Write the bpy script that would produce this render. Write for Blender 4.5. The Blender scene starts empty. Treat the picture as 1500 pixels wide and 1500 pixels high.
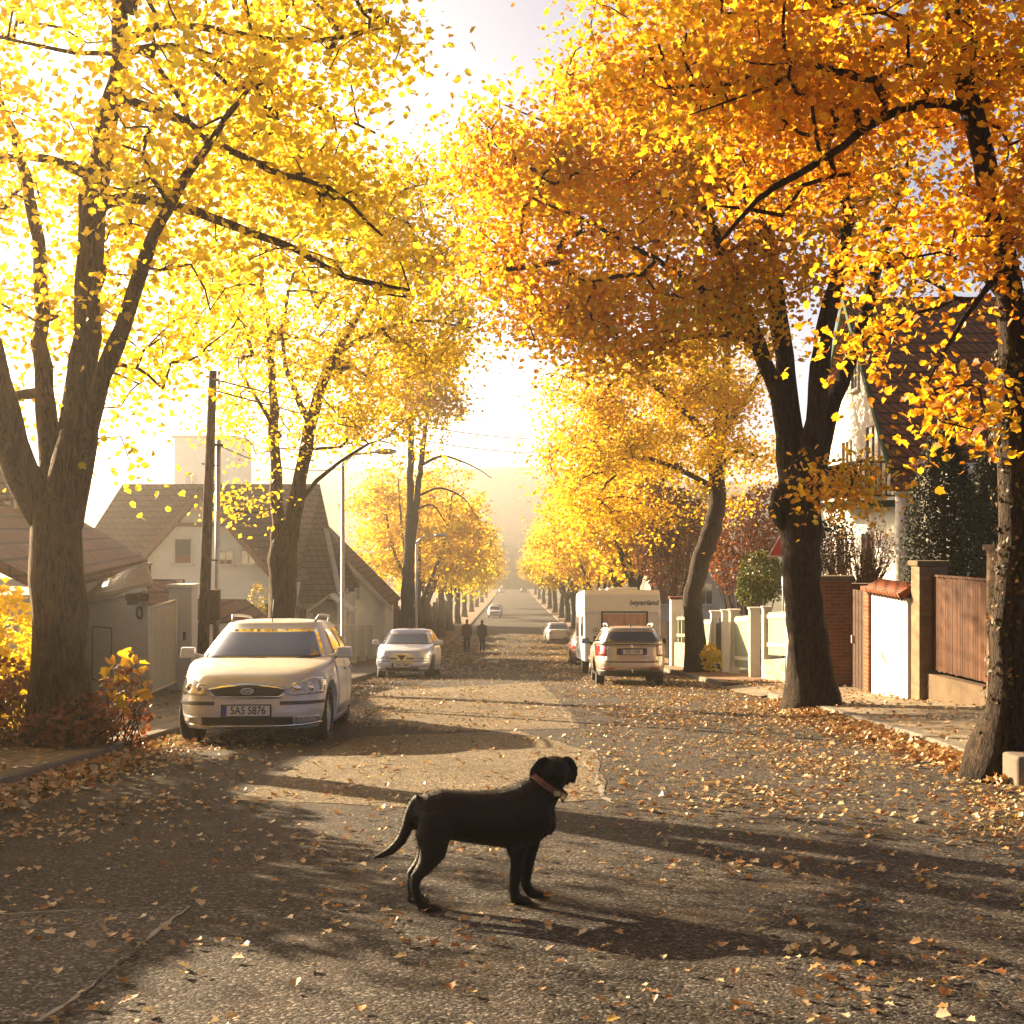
import bpy, bmesh, math, random
import numpy as np
from mathutils import Vector, Matrix, Euler

random.seed(7)
RNG = np.random.default_rng(11)
SC = bpy.context.scene
COL = SC.collection
R = math.radians
F = 2000.0          # focal length in photo pixels (photo is 1500 px square)
HOR = 775.0         # photo row of the true horizon


def P(px, py, d):
    return Vector(((px - 750.0) / F * d, d, (HOR - py) / F * d))


# ------------------------------------------------------------------ the lie of the land
GP = [(-80, 4.85), (-20, 0.26), (0, -1.27), (20, -2.80), (40, -4.33), (53, -5.28), (73.6, -6.65),
      (89, -7.5), (120, -8.95), (161, -10.4), (260, -13.9), (377, -17.5), (480, -19.6), (600, -20.5), (3000, -20.5)]


def gz(y):
    n = len(GP)
    if y <= GP[0][0]:
        return GP[0][1]
    for i in range(n - 1):
        if y <= GP[i + 1][0]:
            break
    x0, z0 = GP[i]
    x1, z1 = GP[i + 1]

    def tan(k):
        if k == 0 or k == n - 1:
            return 0.0 if k else (GP[1][1] - GP[0][1]) / (GP[1][0] - GP[0][0])
        return 0.5 * ((GP[k][1] - GP[k - 1][1]) / (GP[k][0] - GP[k - 1][0]) + (GP[k + 1][1] - GP[k][1]) / (GP[k + 1][0] - GP[k][0]))
    h = x1 - x0
    t = (y - x0) / h
    m0, m1 = tan(i) * h, tan(i + 1) * h
    return (2 * t**3 - 3 * t * t + 1) * z0 + (t**3 - 2 * t * t + t) * m0 + (-2 * t**3 + 3 * t * t) * z1 + (t**3 - t * t) * m1


def lerp(a, b, t):
    return a + (b - a) * t


def interp(x, pts):
    if x <= pts[0][0]:
        return pts[0][1]
    for (a, va), (b, vb) in zip(pts, pts[1:]):
        if x <= b:
            return lerp(va, vb, (x - a) / (b - a))
    return pts[-1][1]


XL = -4.08                                   # kerb on the silver estate's side


def xr(y):                                   # kerb on the caravan's side
    return interp(y, [(-20, 3.2), (11.5, 4.3), (16, 4.65), (23.7, 4.95), (30, 5.0), (600, 5.0)])


# ------------------------------------------------------------------ mesh builder
class MB:
    def __init__(s):
        s.v, s.f, s.m, s.sm = [], [], [], []

    def add(s, vs, fs, mi=0, smooth=False):
        o = len(s.v)
        s.v += [Vector(v) for v in vs]
        for f in fs:
            s.f.append([o + i for i in f])
            s.m.append(mi)
            s.sm.append(smooth)
        return s

    def box(s, c, size, rz=0.0, mi=0, M=None):
        x, y, z = size[0] / 2, size[1] / 2, size[2] / 2
        vs = [Vector((a, b, e)) for e in (-z, z) for a, b in ((-x, -y), (x, -y), (x, y), (-x, y))]
        m = M if M else Matrix.Rotation(rz, 3, 'Z')
        c = Vector(c)
        return s.add([m @ v + c for v in vs], [(3, 2, 1, 0), (4, 5, 6, 7), (0, 1, 5, 4), (1, 2, 6, 5), (2, 3, 7, 6), (3, 0, 4, 7)], mi)

    def hexa(s, p, mi=0):      # eight corners: bottom four ccw, top four ccw
        return s.add(p, [(3, 2, 1, 0), (4, 5, 6, 7), (0, 1, 5, 4), (1, 2, 6, 5), (2, 3, 7, 6), (3, 0, 4, 7)], mi)

    def prism(s, poly, vec, mi=0):   # planar polygon swept by a vector
        n = len(poly)
        vec = Vector(vec)
        vs = [Vector(p) for p in poly] + [Vector(p) + vec for p in poly]
        fs = [tuple(range(n))[::-1], tuple(range(n, 2 * n))] + [(i, (i + 1) % n, n + (i + 1) % n, n + i) for i in range(n)]
        return s.add(vs, fs, mi)

    def rings(s, rings, mi=0, cap=True, smooth=True):
        n = len(rings[0])
        vs = [v for r in rings for v in r]
        fs = []
        for k in range(len(rings) - 1):
            a, b = k * n, (k + 1) * n
            fs += [(a + i, a + (i + 1) % n, b + (i + 1) % n, b + i) for i in range(n)]
        if cap:
            fs.append(tuple(range(n))[::-1])
            fs.append(tuple(range((len(rings) - 1) * n, len(rings) * n)))
        return s.add(vs, fs, mi, smooth)

    def tube(s, pts, rad, n=8, mi=0, cap=True, smooth=True, wob=0.0):
        pts = [Vector(p) for p in pts]
        if not isinstance(rad, (list, tuple)):
            rad = [rad] * len(pts)
        rings = []
        up = None
        for k, p in enumerate(pts):
            t = (pts[min(k + 1, len(pts) - 1)] - pts[max(k - 1, 0)])
            if t.length < 1e-9:
                t = Vector((0, 0, 1))
            t.normalize()
            if up is None:
                up = Vector((1, 0, 0)) if abs(t.x) < 0.8 else Vector((0, 1, 0))
            u = (up - t * up.dot(t)).normalized()
            w = t.cross(u)
            up = u
            rr = rad[k]
            a, b = rr if isinstance(rr, (tuple, list)) else (rr, rr)
            ring = []
            for i in range(n):
                an = 2 * math.pi * i / n
                q = 1 + (wob * (math.sin(3 * an + k * .7) * .5 + math.sin(5 * an - k * 1.1) * .35 + random.uniform(-.5, .5)) if wob else 0)
                ring.append(p + u * (a * q * math.cos(an)) + w * (b * q * math.sin(an)))
            rings.append(ring)
        return s.rings(rings, mi, cap, smooth)

    def ball(s, c, r, nu=12, nv=8, mi=0, M=None):
        c = Vector(c)
        r = Vector(r) if not isinstance(r, (int, float)) else Vector((r, r, r))
        rings = []
        for k in range(1, nv):
            th = math.pi * k / nv
            rings.append([Vector((r.x * math.sin(th) * math.cos(2 * math.pi * i / nu), r.y * math.sin(th) * math.sin(2 * math.pi * i / nu), -r.z * math.cos(th))) for i in range(nu)])
        vs = [Vector((0, 0, -r.z))] + [v for q in rings for v in q] + [Vector((0, 0, r.z))]
        fs = [(0, 1 + (i + 1) % nu, 1 + i) for i in range(nu)]
        for k in range(len(rings) - 1):
            a, b = 1 + k * nu, 1 + (k + 1) * nu
            fs += [(a + i, a + (i + 1) % nu, b + (i + 1) % nu, b + i) for i in range(nu)]
        a = 1 + (len(rings) - 1) * nu
        fs += [(a + i, a + (i + 1) % nu, len(vs) - 1) for i in range(nu)]
        if M:
            vs = [M @ v for v in vs]
        return s.add([v + c for v in vs], fs, mi, True)

    def lathe_x(s, prof, n=28, c=(0, 0, 0), mi=0, smooth=True):   # profile (x, r) round the X axis
        rings = [[Vector((x + c[0], c[1] + r * math.cos(2 * math.pi * i / n), c[2] + r * math.sin(2 * math.pi * i / n))) for i in range(n)] for x, r in prof]
        return s.rings(rings, mi, True, smooth)

    def mesh(s, name, mats, off=None):
        me = bpy.data.meshes.new(name)
        off = off or Vector((0, 0, 0))
        me.from_pydata([tuple(v - off) for v in s.v], [], s.f)
        me.polygons.foreach_set('material_index', s.m)
        me.polygons.foreach_set('use_smooth', s.sm)
        for m in (mats if isinstance(mats, (list, tuple)) else [mats]):
            me.materials.append(m)
        me.update()
        return me

    def build(s, name, mats, parent=None, world=False, bevel=0.0, label=None, seg=2, weld=False):
        """link as ONE object; world=True: the coordinates are world ones and are made local to the parent's place"""
        off = Vector(parent['_base']) if (world and parent is not None and '_base' in parent) else None
        me = s.mesh(name, mats, off)
        if weld:
            bm = bmesh.new()
            bm.from_mesh(me)
            bmesh.ops.remove_doubles(bm, verts=bm.verts, dist=1e-4)
            bmesh.ops.recalc_face_normals(bm, faces=bm.faces)
            bm.to_mesh(me)
            bm.free()
        o = link(name, me, parent)
        if bevel:
            b = o.modifiers.new('bevel', 'BEVEL')
            b.width = bevel
            b.segments = seg
            b.limit_method = 'ANGLE'
            b.angle_limit = R(40)
        if label:
            o['label'] = label
        return o


def link(name, me, parent=None):
    o = bpy.data.objects.new(name, me)
    COL.objects.link(o)
    if parent is not None:
        o.parent = parent
    return o


def tag(o, label, cat, group=None, kind=None):
    o['label'] = label
    o['category'] = cat
    if group:
        o['group'] = group
    if kind:
        o['kind'] = kind
    return o


def thing(name, label, cat, loc=(0, 0, 0), rot=(0, 0, 0), group=None):
    o = bpy.data.objects.new(name, None)
    o.empty_display_size = 0.2
    COL.objects.link(o)
    o.location = loc
    o.rotation_euler = rot
    o['_base'] = tuple(loc)
    return tag(o, label, cat, group)


def solo(name, mb, mats, label, cat, base=None, group=None, bevel=0.0):
    """a thing that is a single mesh; origin put at its base"""
    if base is None:
        xs = [v.x for v in mb.v]
        ys = [v.y for v in mb.v]
        base = Vector(((min(xs) + max(xs)) / 2, (min(ys) + max(ys)) / 2, min(v.z for v in mb.v)))
    me = mb.mesh(name, mats, Vector(base))
    o = link(name, me)
    o.location = base
    if bevel:
        b = o.modifiers.new('bevel', 'BEVEL')
        b.width = bevel
        b.segments = 2
        b.limit_method = 'ANGLE'
    return tag(o, label, cat, group)


def structure(name, mb, mats):
    o = mb.build(name, mats)
    o['kind'] = 'structure'
    return o


def copy_tree(o, parent=None):
    c = o.copy()
    COL.objects.link(c)
    if parent is not None:
        c.parent = parent
    for ch in list(o.children):
        copy_tree(ch, c)
    return c


def np_mesh(name, verts, faces_flat, starts, mats, tint=None, smooth=False):
    me = bpy.data.meshes.new(name)
    nv = len(verts)
    me.vertices.add(nv)
    me.vertices.foreach_set('co', np.ascontiguousarray(verts, dtype=np.float32).ravel())
    me.loops.add(len(faces_flat))
    me.loops.foreach_set('vertex_index', np.ascontiguousarray(faces_flat, dtype=np.int32))
    me.polygons.add(len(starts))
    me.polygons.foreach_set('loop_start', np.ascontiguousarray(starts, dtype=np.int32))
    if tint is not None:
        a = me.attributes.new('tint', 'FLOAT', 'FACE')
        a.data.foreach_set('value', np.ascontiguousarray(tint, dtype=np.float32))
    me.update(calc_edges=True)
    for m in (mats if isinstance(mats, (list, tuple)) else [mats]):
        me.materials.append(m)
    return me


def fused(mb, voxel, smooth=6, factor=0.5):
    """overlapping closed shapes grown into one continuous skin"""
    me = mb.mesh('skin', [])
    o = bpy.data.objects.new('skin', me)
    COL.objects.link(o)
    m = o.modifiers.new('r', 'REMESH')
    m.mode = 'VOXEL'
    m.voxel_size = voxel
    m.use_smooth_shade = True
    if smooth:
        q = o.modifiers.new('s', 'SMOOTH')
        q.iterations = smooth
        q.factor = factor
    bpy.context.view_layer.update()
    dg = bpy.context.evaluated_depsgraph_get()
    out = bpy.data.meshes.new_from_object(o.evaluated_get(dg))
    bpy.data.objects.remove(o)
    bpy.data.meshes.remove(me)
    return out


def text_mesh(s, size, depth=0.002, shear=0.0, align='CENTER', thick=0.0):
    c = bpy.data.curves.new('lettering', 'FONT')
    c.body = s
    c.size = size
    c.extrude = depth
    c.shear = shear
    c.align_x = align
    c.align_y = 'CENTER'
    c.offset = thick
    o = bpy.data.objects.new('lettering', c)
    COL.objects.link(o)
    bpy.context.view_layer.update()
    me = bpy.data.meshes.new_from_object(o.evaluated_get(bpy.context.evaluated_depsgraph_get()))
    bpy.data.objects.remove(o)
    return me


# ------------------------------------------------------------------ materials
def new_mat(name):
    m = bpy.data.materials.new(name)
    m.use_nodes = True
    nt = m.node_tree
    return m, nt, nt.nodes['Principled BSDF']


def ramp(nt, stops, fac, interp_mode='LINEAR'):
    r = nt.nodes.new('ShaderNodeValToRGB')
    r.color_ramp.interpolation = interp_mode
    e = r.color_ramp.elements
    while len(e) < len(stops):
        e.new(0.5)
    for k, (p, c) in enumerate(stops):
        e[k].position = p
        e[k].color = (*c, 1)
    nt.links.new(fac, r.inputs[0])
    return r.outputs[0]


def noise(nt, scale, detail=4, rough=0.6, vec=None, dist=0.0):
    n = nt.nodes.new('ShaderNodeTexNoise')
    n.inputs['Scale'].default_value = scale
    n.inputs['Detail'].default_value = detail
    n.inputs['Roughness'].default_value = rough
    n.inputs['Distortion'].default_value = dist
    if vec is not None:
        nt.links.new(vec, n.inputs['Vector'])
    return n.outputs['Fac']


def coords(nt, kind='Object', scale=(1, 1, 1)):
    t = nt.nodes.new('ShaderNodeTexCoord')
    m = nt.nodes.new('ShaderNodeMapping')
    m.inputs['Scale'].default_value = scale
    nt.links.new(t.outputs[kind], m.inputs['Vector'])
    return m.outputs[0]


def world_pos(nt, scale=(1, 1, 1)):
    t = nt.nodes.new('ShaderNodeNewGeometry')
    m = nt.nodes.new('ShaderNodeMapping')
    m.inputs['Scale'].default_value = scale
    nt.links.new(t.outputs['Position'], m.inputs['Vector'])
    return m.outputs[0]


def bump(nt, bsdf, h, strength=0.4, dist=0.02, prev=None):
    b = nt.nodes.new('ShaderNodeBump')
    b.inputs['Strength'].default_value = strength
    b.inputs['Distance'].default_value = dist
    nt.links.new(h, b.inputs['Height'])
    if prev is not None:
        nt.links.new(prev, b.inputs['Normal'])
    nt.links.new(b.outputs[0], bsdf.inputs['Normal'])
    return b.outputs[0]


def mixc(nt, a, b, fac, mode='MIX'):
    m = nt.nodes.new('ShaderNodeMix')
    m.data_type = 'RGBA'
    m.blend_type = mode
    for sock, val in ((m.inputs[6], a), (m.inputs[7], b), (m.inputs[0], fac)):
        if hasattr(val, 'links'):
            nt.links.new(val, sock)
        elif isinstance(val, (int, float)):
            sock.default_value = val
        else:
            sock.default_value = (*val, 1)
    return m.outputs[2]


def math_node(nt, op, a, b=None):
    m = nt.nodes.new('ShaderNodeMath')
    m.operation = op
    for k, v in enumerate((a, b)):
        if v is None:
            continue
        if hasattr(v, 'links'):
            nt.links.new(v, m.inputs[k])
        else:
            m.inputs[k].default_value = v
    return m.outputs[0]


def plain(name, col, rough=0.6, metal=0.0, var=0.12, scale=6.0, bmp=0.0, bscale=40.0, spec=0.5, coat=0.0):
    m, nt, b = new_mat(name)
    v = coords(nt)
    lo = tuple(c * (1 - var) for c in col)
    hi = tuple(min(1, c * (1 + var)) for c in col)
    c = ramp(nt, [(0.3, lo), (0.7, hi)], noise(nt, scale, 5, 0.6, v))
    nt.links.new(c, b.inputs['Base Color'])
    b.inputs['Roughness'].default_value = rough
    b.inputs['Metallic'].default_value = metal
    b.inputs['Specular IOR Level'].default_value = spec
    b.inputs['Coat Weight'].default_value = coat
    b.inputs['Coat Roughness'].default_value = 0.04
    if bmp:
        bump(nt, b, noise(nt, bscale, 5, 0.65, v), bmp, 0.01)
    return m


def asphalt(name, dark, light, warm):
    m, nt, b = new_mat(name)
    v = world_pos(nt)
    vo = nt.nodes.new('ShaderNodeTexVoronoi')
    vo.inputs['Scale'].default_value = 75
    nt.links.new(v, vo.inputs['Vector'])
    vo2 = nt.nodes.new('ShaderNodeTexVoronoi')
    vo2.inputs['Scale'].default_value = 170
    nt.links.new(v, vo2.inputs['Vector'])
    sep = nt.nodes.new('ShaderNodeSeparateColor')
    nt.links.new(vo.outputs['Color'], sep.inputs[0])
    stone = ramp(nt, [(0.0, dark), (0.6, light), (0.86, tuple(c * 1.6 for c in light)), (1.0, tuple(min(1, c * 4.2) for c in light))], sep.outputs[0])
    big = ramp(nt, [(0.3, (0.62, 0.62, 0.64)), (0.72, (1.18, 1.14, 1.08))], noise(nt, 0.45, 6, 0.65, v))
    c = mixc(nt, stone, big, 1.0, 'MULTIPLY')
    dust = ramp(nt, [(0.48, (0, 0, 0)), (0.75, (1, 1, 1))], noise(nt, 1.7, 6, 0.7, v))
    c = mixc(nt, c, warm, math_node(nt, 'MULTIPLY', dust, 0.36))
    # a few wandering cracks
    nz = nt.nodes.new('ShaderNodeTexNoise')
    nz.inputs['Scale'].default_value = 1.3
    nz.inputs['Detail'].default_value = 6
    nt.links.new(v, nz.inputs['Vector'])
    vv = nt.nodes.new('ShaderNodeVectorMath')
    vv.operation = 'MULTIPLY_ADD'
    nt.links.new(nz.outputs['Color'], vv.inputs[0])
    vv.inputs[1].default_value = (.9, .9, 0)
    nt.links.new(v, vv.inputs[2])
    ve = nt.nodes.new('ShaderNodeTexVoronoi')
    ve.feature = 'DISTANCE_TO_EDGE'
    ve.inputs['Scale'].default_value = .42
    nt.links.new(vv.outputs[0], ve.inputs['Vector'])
    cr = ramp(nt, [(0.0, (1, 1, 1)), (0.006, (.6, .6, .6)), (0.012, (0, 0, 0))], ve.outputs['Distance'])
    cmask = ramp(nt, [(0.5, (0, 0, 0)), (0.62, (1, 1, 1))], noise(nt, .5, 3, .5, v))
    c = mixc(nt, c, tuple(q * .4 for q in dark), math_node(nt, 'MULTIPLY', math_node(nt, 'MULTIPLY', cr, cmask), .85))
    nt.links.new(c, b.inputs['Base Color'])
    b.inputs['Roughness'].default_value = 0.88
    b.inputs['Specular IOR Level'].default_value = 0.12
    h = math_node(nt, 'ADD', math_node(nt, 'MULTIPLY', vo.outputs['Distance'], -1.0), math_node(nt, 'MULTIPLY', vo2.outputs['Distance'], -0.4))
    h = math_node(nt, 'ADD', h, math_node(nt, 'MULTIPLY', noise(nt, 14, 3, 0.6, v), 0.7))
    bump(nt, b, h, 0.65, 0.007)
    return m


def brickish(name, c1, c2, mortar, scale=1.0, bw=0.24, bh=0.075, ms=0.008, rough=0.85, axes='xz', bmp=0.5, offset=0.5, var=0.3):
    m, nt, b = new_mat(name)
    g = nt.nodes.new('ShaderNodeNewGeometry')
    s = nt.nodes.new('ShaderNodeSeparateXYZ')
    nt.links.new(g.outputs['Position'], s.inputs[0])
    cb = nt.nodes.new('ShaderNodeCombineXYZ')
    if axes == 'xz':
        nt.links.new(math_node(nt, 'ADD', s.outputs[0], s.outputs[1]), cb.inputs[0])
        nt.links.new(s.outputs[2], cb.inputs[1])
    else:
        nt.links.new(s.outputs[0], cb.inputs[1])
        nt.links.new(s.outputs[1], cb.inputs[0])
    br = nt.nodes.new('ShaderNodeTexBrick')
    br.offset = offset
    nt.links.new(cb.outputs[0], br.inputs['Vector'])
    br.inputs['Scale'].default_value = scale
    br.inputs['Brick Width'].default_value = bw
    br.inputs['Row Height'].default_value = bh
    br.inputs['Mortar Size'].default_value = ms
    br.inputs['Mortar Smooth'].default_value = 0.2
    br.inputs['Color1'].default_value = (*c1, 1)
    br.inputs['Color2'].default_value = (*c2, 1)
    br.inputs['Mortar'].default_value = (*mortar, 1)
    d = ramp(nt, [(0.3, (1 - var,) * 3), (0.75, (1 + var * .6,) * 3)], noise(nt, 5, 6, 0.7, g.outputs['Position']))
    c = mixc(nt, br.outputs['Color'], d, 1.0, 'MULTIPLY')
    b.inputs['Specular IOR Level'].default_value = 0.08
    nt.links.new(c, b.inputs['Base Color'])
    b.inputs['Roughness'].default_value = rough
    h = math_node(nt, 'ADD', math_node(nt, 'MULTIPLY', br.outputs['Fac'], -1.0), math_node(nt, 'MULTIPLY', noise(nt, 45, 4, 0.6, g.outputs['Position']), 0.4))
    bump(nt, b, h, bmp, 0.012)
    return m


def leaf_mat(name, stops, trans=0.55, boost=1.25, spec=.35):
    m, nt, b = new_mat(name)
    nt.nodes.remove(b)
    out = nt.nodes['Material Output']
    a = nt.nodes.new('ShaderNodeAttribute')
    a.attribute_name = 'tint'
    c = ramp(nt, stops, a.outputs['Fac'])
    d = nt.nodes.new('ShaderNodeBsdfPrincipled')
    d.inputs['Roughness'].default_value = 0.5
    d.inputs['Specular IOR Level'].default_value = spec
    nt.links.new(c, d.inputs['Base Color'])
    t = nt.nodes.new('ShaderNodeBsdfTranslucent')
    cc = mixc(nt, c, (boost, boost, boost * 0.85), 1.0, 'MULTIPLY')
    nt.links.new(cc, t.inputs['Color'])
    mx = nt.nodes.new('ShaderNodeMixShader')
    mx.inputs[0].default_value = trans
    nt.links.new(d.outputs[0], mx.inputs[1])
    nt.links.new(t.outputs[0], mx.inputs[2])
    nt.links.new(mx.outputs[0], out.inputs['Surface'])
    return m


def bark_mat(name, c1, c2):
    m, nt, b = new_mat(name)
    v = world_pos(nt, (1, 1, 0.28))
    n1 = noise(nt, 16, 6, 0.65, v, 0.6)
    c = ramp(nt, [(0.3, c1), (0.72, c2)], n1)
    v3 = world_pos(nt, (1, 1, 0.16))
    fis = ramp(nt, [(0.40, (.28, .26, .24)), (0.5, (1, 1, 1))], noise(nt, 26, 4, .6, v3, 1.2))
    c = mixc(nt, c, fis, .9, 'MULTIPLY')
    lich = ramp(nt, [(0.6, (0, 0, 0)), (0.72, (1, 1, 1))], noise(nt, 3.2, 5, .7, world_pos(nt)))
    c = mixc(nt, c, tuple(min(1, q * 1.7) for q in c2), math_node(nt, 'MULTIPLY', lich, .45))
    nt.links.new(c, b.inputs['Base Color'])
    b.inputs['Roughness'].default_value = 0.9
    b.inputs['Specular IOR Level'].default_value = 0.2
    w = noise(nt, 38, 4, 0.7, v, 0.3)
    bump(nt, b, math_node(nt, 'ADD', math_node(nt, 'ADD', n1, math_node(nt, 'MULTIPLY', w, 0.5)), math_node(nt, 'MULTIPLY', fis, 0.5)), 1.0, 0.05)
    return m


M = {}
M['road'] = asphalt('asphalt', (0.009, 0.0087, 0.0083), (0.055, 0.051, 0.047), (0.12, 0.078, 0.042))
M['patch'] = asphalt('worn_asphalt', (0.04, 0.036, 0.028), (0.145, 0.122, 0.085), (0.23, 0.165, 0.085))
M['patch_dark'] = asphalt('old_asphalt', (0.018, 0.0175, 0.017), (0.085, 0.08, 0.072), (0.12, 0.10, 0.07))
M['seam'] = plain('seam_grout', (0.2, 0.185, 0.16), 0.9, var=0.35, scale=9, bmp=0.6)
M['paver'] = brickish('paver', (0.21, 0.185, 0.15), (0.28, 0.24, 0.19), (0.07, 0.06, 0.045), bw=0.3, bh=0.3, ms=0.012, axes='xy', bmp=0.6)
M['apron'] = plain('worn_concrete', (0.24, 0.2, 0.14), 0.9, spec=.1, var=0.35, scale=2.2, bmp=0.5, bscale=60)
M['kerb'] = brickish('kerb_stone', (0.17, 0.15, 0.12), (0.22, 0.19, 0.155), (0.06, 0.055, 0.05), bw=1.0, bh=50, ms=0.008, axes='xy', bmp=0.5)
M['leafy_soil'] = plain('leaf_strewn_soil', (0.15, 0.075, 0.022), 0.95, var=0.7, scale=3.5, bmp=0.7, bscale=14)
M['soil'] = plain('garden_soil', (0.075, 0.075, 0.03), 0.95, var=0.5, scale=1.2, bmp=0.6, bscale=12)
M['plaster'] = plain('white_plaster', (0.80, 0.77, 0.69), 0.85, spec=.12, var=0.07, scale=1.6, bmp=0.15, bscale=70)
M['plaster_cream'] = plain('cream_plaster', (0.74, 0.69, 0.56), 0.85, spec=.12, var=0.1, scale=1.8, bmp=0.2, bscale=60)  # a creamier tone of plaster
M['stone'] = brickish('stone_base', (0.34, 0.27, 0.19), (0.46, 0.4, 0.31), (0.5, 0.46, 0.38), bw=0.38, bh=0.24, ms=0.02, bmp=0.7, var=.4)
M['brick'] = brickish('red_brick', (0.22, 0.065, 0.025), (0.30, 0.10, 0.045), (0.24, 0.19, 0.14))
M['brick_pale'] = brickish('pale_brick', (0.22, 0.14, 0.085), (0.29, 0.195, 0.12), (0.2, 0.16, 0.12), bw=.26, bh=.085)
M['tile'] = brickish('clay_tile', (0.22, 0.065, 0.03), (0.30, 0.10, 0.045), (0.05, 0.02, 0.012), bw=0.24, bh=0.3, ms=0.03, bmp=0.9, rough=0.7)
M['tile_brown'] = brickish('brown_tile', (0.15, 0.07, 0.035), (0.2, 0.095, 0.05), (0.05, 0.025, 0.015), bw=0.28, bh=0.22, ms=0.022, bmp=0.8, rough=0.75)
M['sheet_roof'] = plain('pale_sheet', (0.55, 0.45, 0.3), 0.6, var=0.15, scale=3)
M['wood'] = brickish('board_wood', (0.075, 0.028, 0.01), (0.12, 0.048, 0.018), (0.015, 0.006, 0.003), bw=0.12, bh=60, ms=0.008, bmp=0.6, offset=0.0, rough=0.6)
M['wood_dark'] = plain('dark_wood', (0.05, 0.025, 0.012), 0.7, spec=.1, var=0.35, scale=8, bmp=0.4, bscale=25)
M['pole_wood'] = bark_mat('pole_wood', (0.12, 0.065, 0.03), (0.24, 0.14, 0.07))
M['trim'] = plain('brown_trim', (0.2, 0.09, 0.04), 0.6)
M['white_paint'] = plain('white_paint', (0.70, 0.66, 0.56), 0.5, var=0.05)
M['cream_paint'] = plain('cream_paint', (0.66, 0.6, 0.42), 0.55, var=0.08)
M['green_panel'] = plain('sage_green_paint', (0.24, 0.27, 0.15), 0.6, var=0.1)
M['green_trim'] = plain('green_trim', (0.04, 0.08, 0.04), 0.8, spec=.08)
M['steel'] = plain('galvanised_steel', (0.5, 0.5, 0.48), 0.4, 0.85, var=0.12)
M['iron'] = plain('dark_iron', (0.04, 0.035, 0.03), 0.55, 0.4)
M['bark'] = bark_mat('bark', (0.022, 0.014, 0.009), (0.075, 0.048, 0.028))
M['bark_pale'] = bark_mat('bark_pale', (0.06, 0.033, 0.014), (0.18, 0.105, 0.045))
M['window'] = plain('window_glass', (0.03, 0.035, 0.04), 0.05, var=0.3, spec=0.8)
M['curtain'] = plain('net_curtain', (0.6, 0.58, 0.52), 0.8, var=0.15, scale=12)
M['flower'] = plain('window_box_plants', (0.2, 0.07, 0.03), 0.8, var=0.5, scale=20)
M['concrete'] = plain('concrete', (0.15, 0.11, 0.07), 0.9, spec=.08, var=0.25, scale=3, bmp=0.3)
M['red_enamel'] = plain('red_enamel', (0.55, 0.05, 0.02), 0.4)
M['cable'] = plain('cable', (0.03, 0.028, 0.025), 0.6)
Y = lambda *s: list(s)
M['leaf_yellow'] = leaf_mat('leaf_yellow', [(0.0, (0.46, 0.44, 0.03)), (0.35, (0.70, 0.56, 0.03)), (0.75, (0.72, 0.50, 0.025)), (1.0, (0.56, 0.30, 0.02))], 0.64, 1.3)
M['leaf_gold'] = leaf_mat('leaf_gold', [(0.0, (0.44, 0.40, 0.03)), (0.3, (0.68, 0.47, 0.025)), (0.7, (0.64, 0.34, 0.018)), (1.0, (0.44, 0.17, 0.012))], 0.55, 1.25)
M['leaf_orange'] = leaf_mat('leaf_orange', [(0.0, (0.40, 0.36, 0.03)), (0.3, (0.68, 0.44, 0.02)), (0.66, (0.60, 0.25, 0.014)), (1.0, (0.36, 0.12, 0.01))], 0.55, 1.25)
M['leaf_litter'] = leaf_mat('leaf_litter', [(0.0, (0.6, 0.5, 0.33)), (0.35, (0.52, 0.36, 0.17)), (0.6, (0.45, 0.22, 0.075)), (0.85, (0.26, 0.11, 0.04)), (1.0, (0.6, 0.45, 0.05))], 0.15, 1.0)
M['leaf_russet'] = leaf_mat('leaf_russet', [(0.0, (0.2, 0.09, 0.035)), (0.5, (0.24, 0.07, 0.03)), (1.0, (0.34, 0.16, 0.04))], 0.35, 1.1)
M['leaf_green'] = leaf_mat('leaf_green', [(0.0, (0.05, 0.065, 0.015)), (0.6, (0.10, 0.12, 0.025)), (1.0, (0.25, 0.2, 0.03))], 0.35, 1.2)
M['leaf_dark'] = leaf_mat('leaf_dark', [(0.0, (0.008, 0.012, 0.006)), (0.6, (0.015, 0.022, 0.009)), (1.0, (0.035, 0.04, 0.013))], 0.15, 1.0, .06)
M['grass_mat'] = leaf_mat('dry_grass', [(0.0, (0.14, 0.13, 0.03)), (0.6, (0.3, 0.22, 0.05)), (1.0, (0.42, 0.3, 0.08))], 0.4, 1.1)
M['ivy_leaf'] = leaf_mat('ivy_leaf', [(0.0, (0.02, 0.02, 0.01)), (0.6, (0.05, 0.045, 0.016)), (0.85, (0.16, 0.07, 0.025)), (1.0, (0.2, 0.17, 0.04))], 0.2, 1.1, .1)
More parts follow.
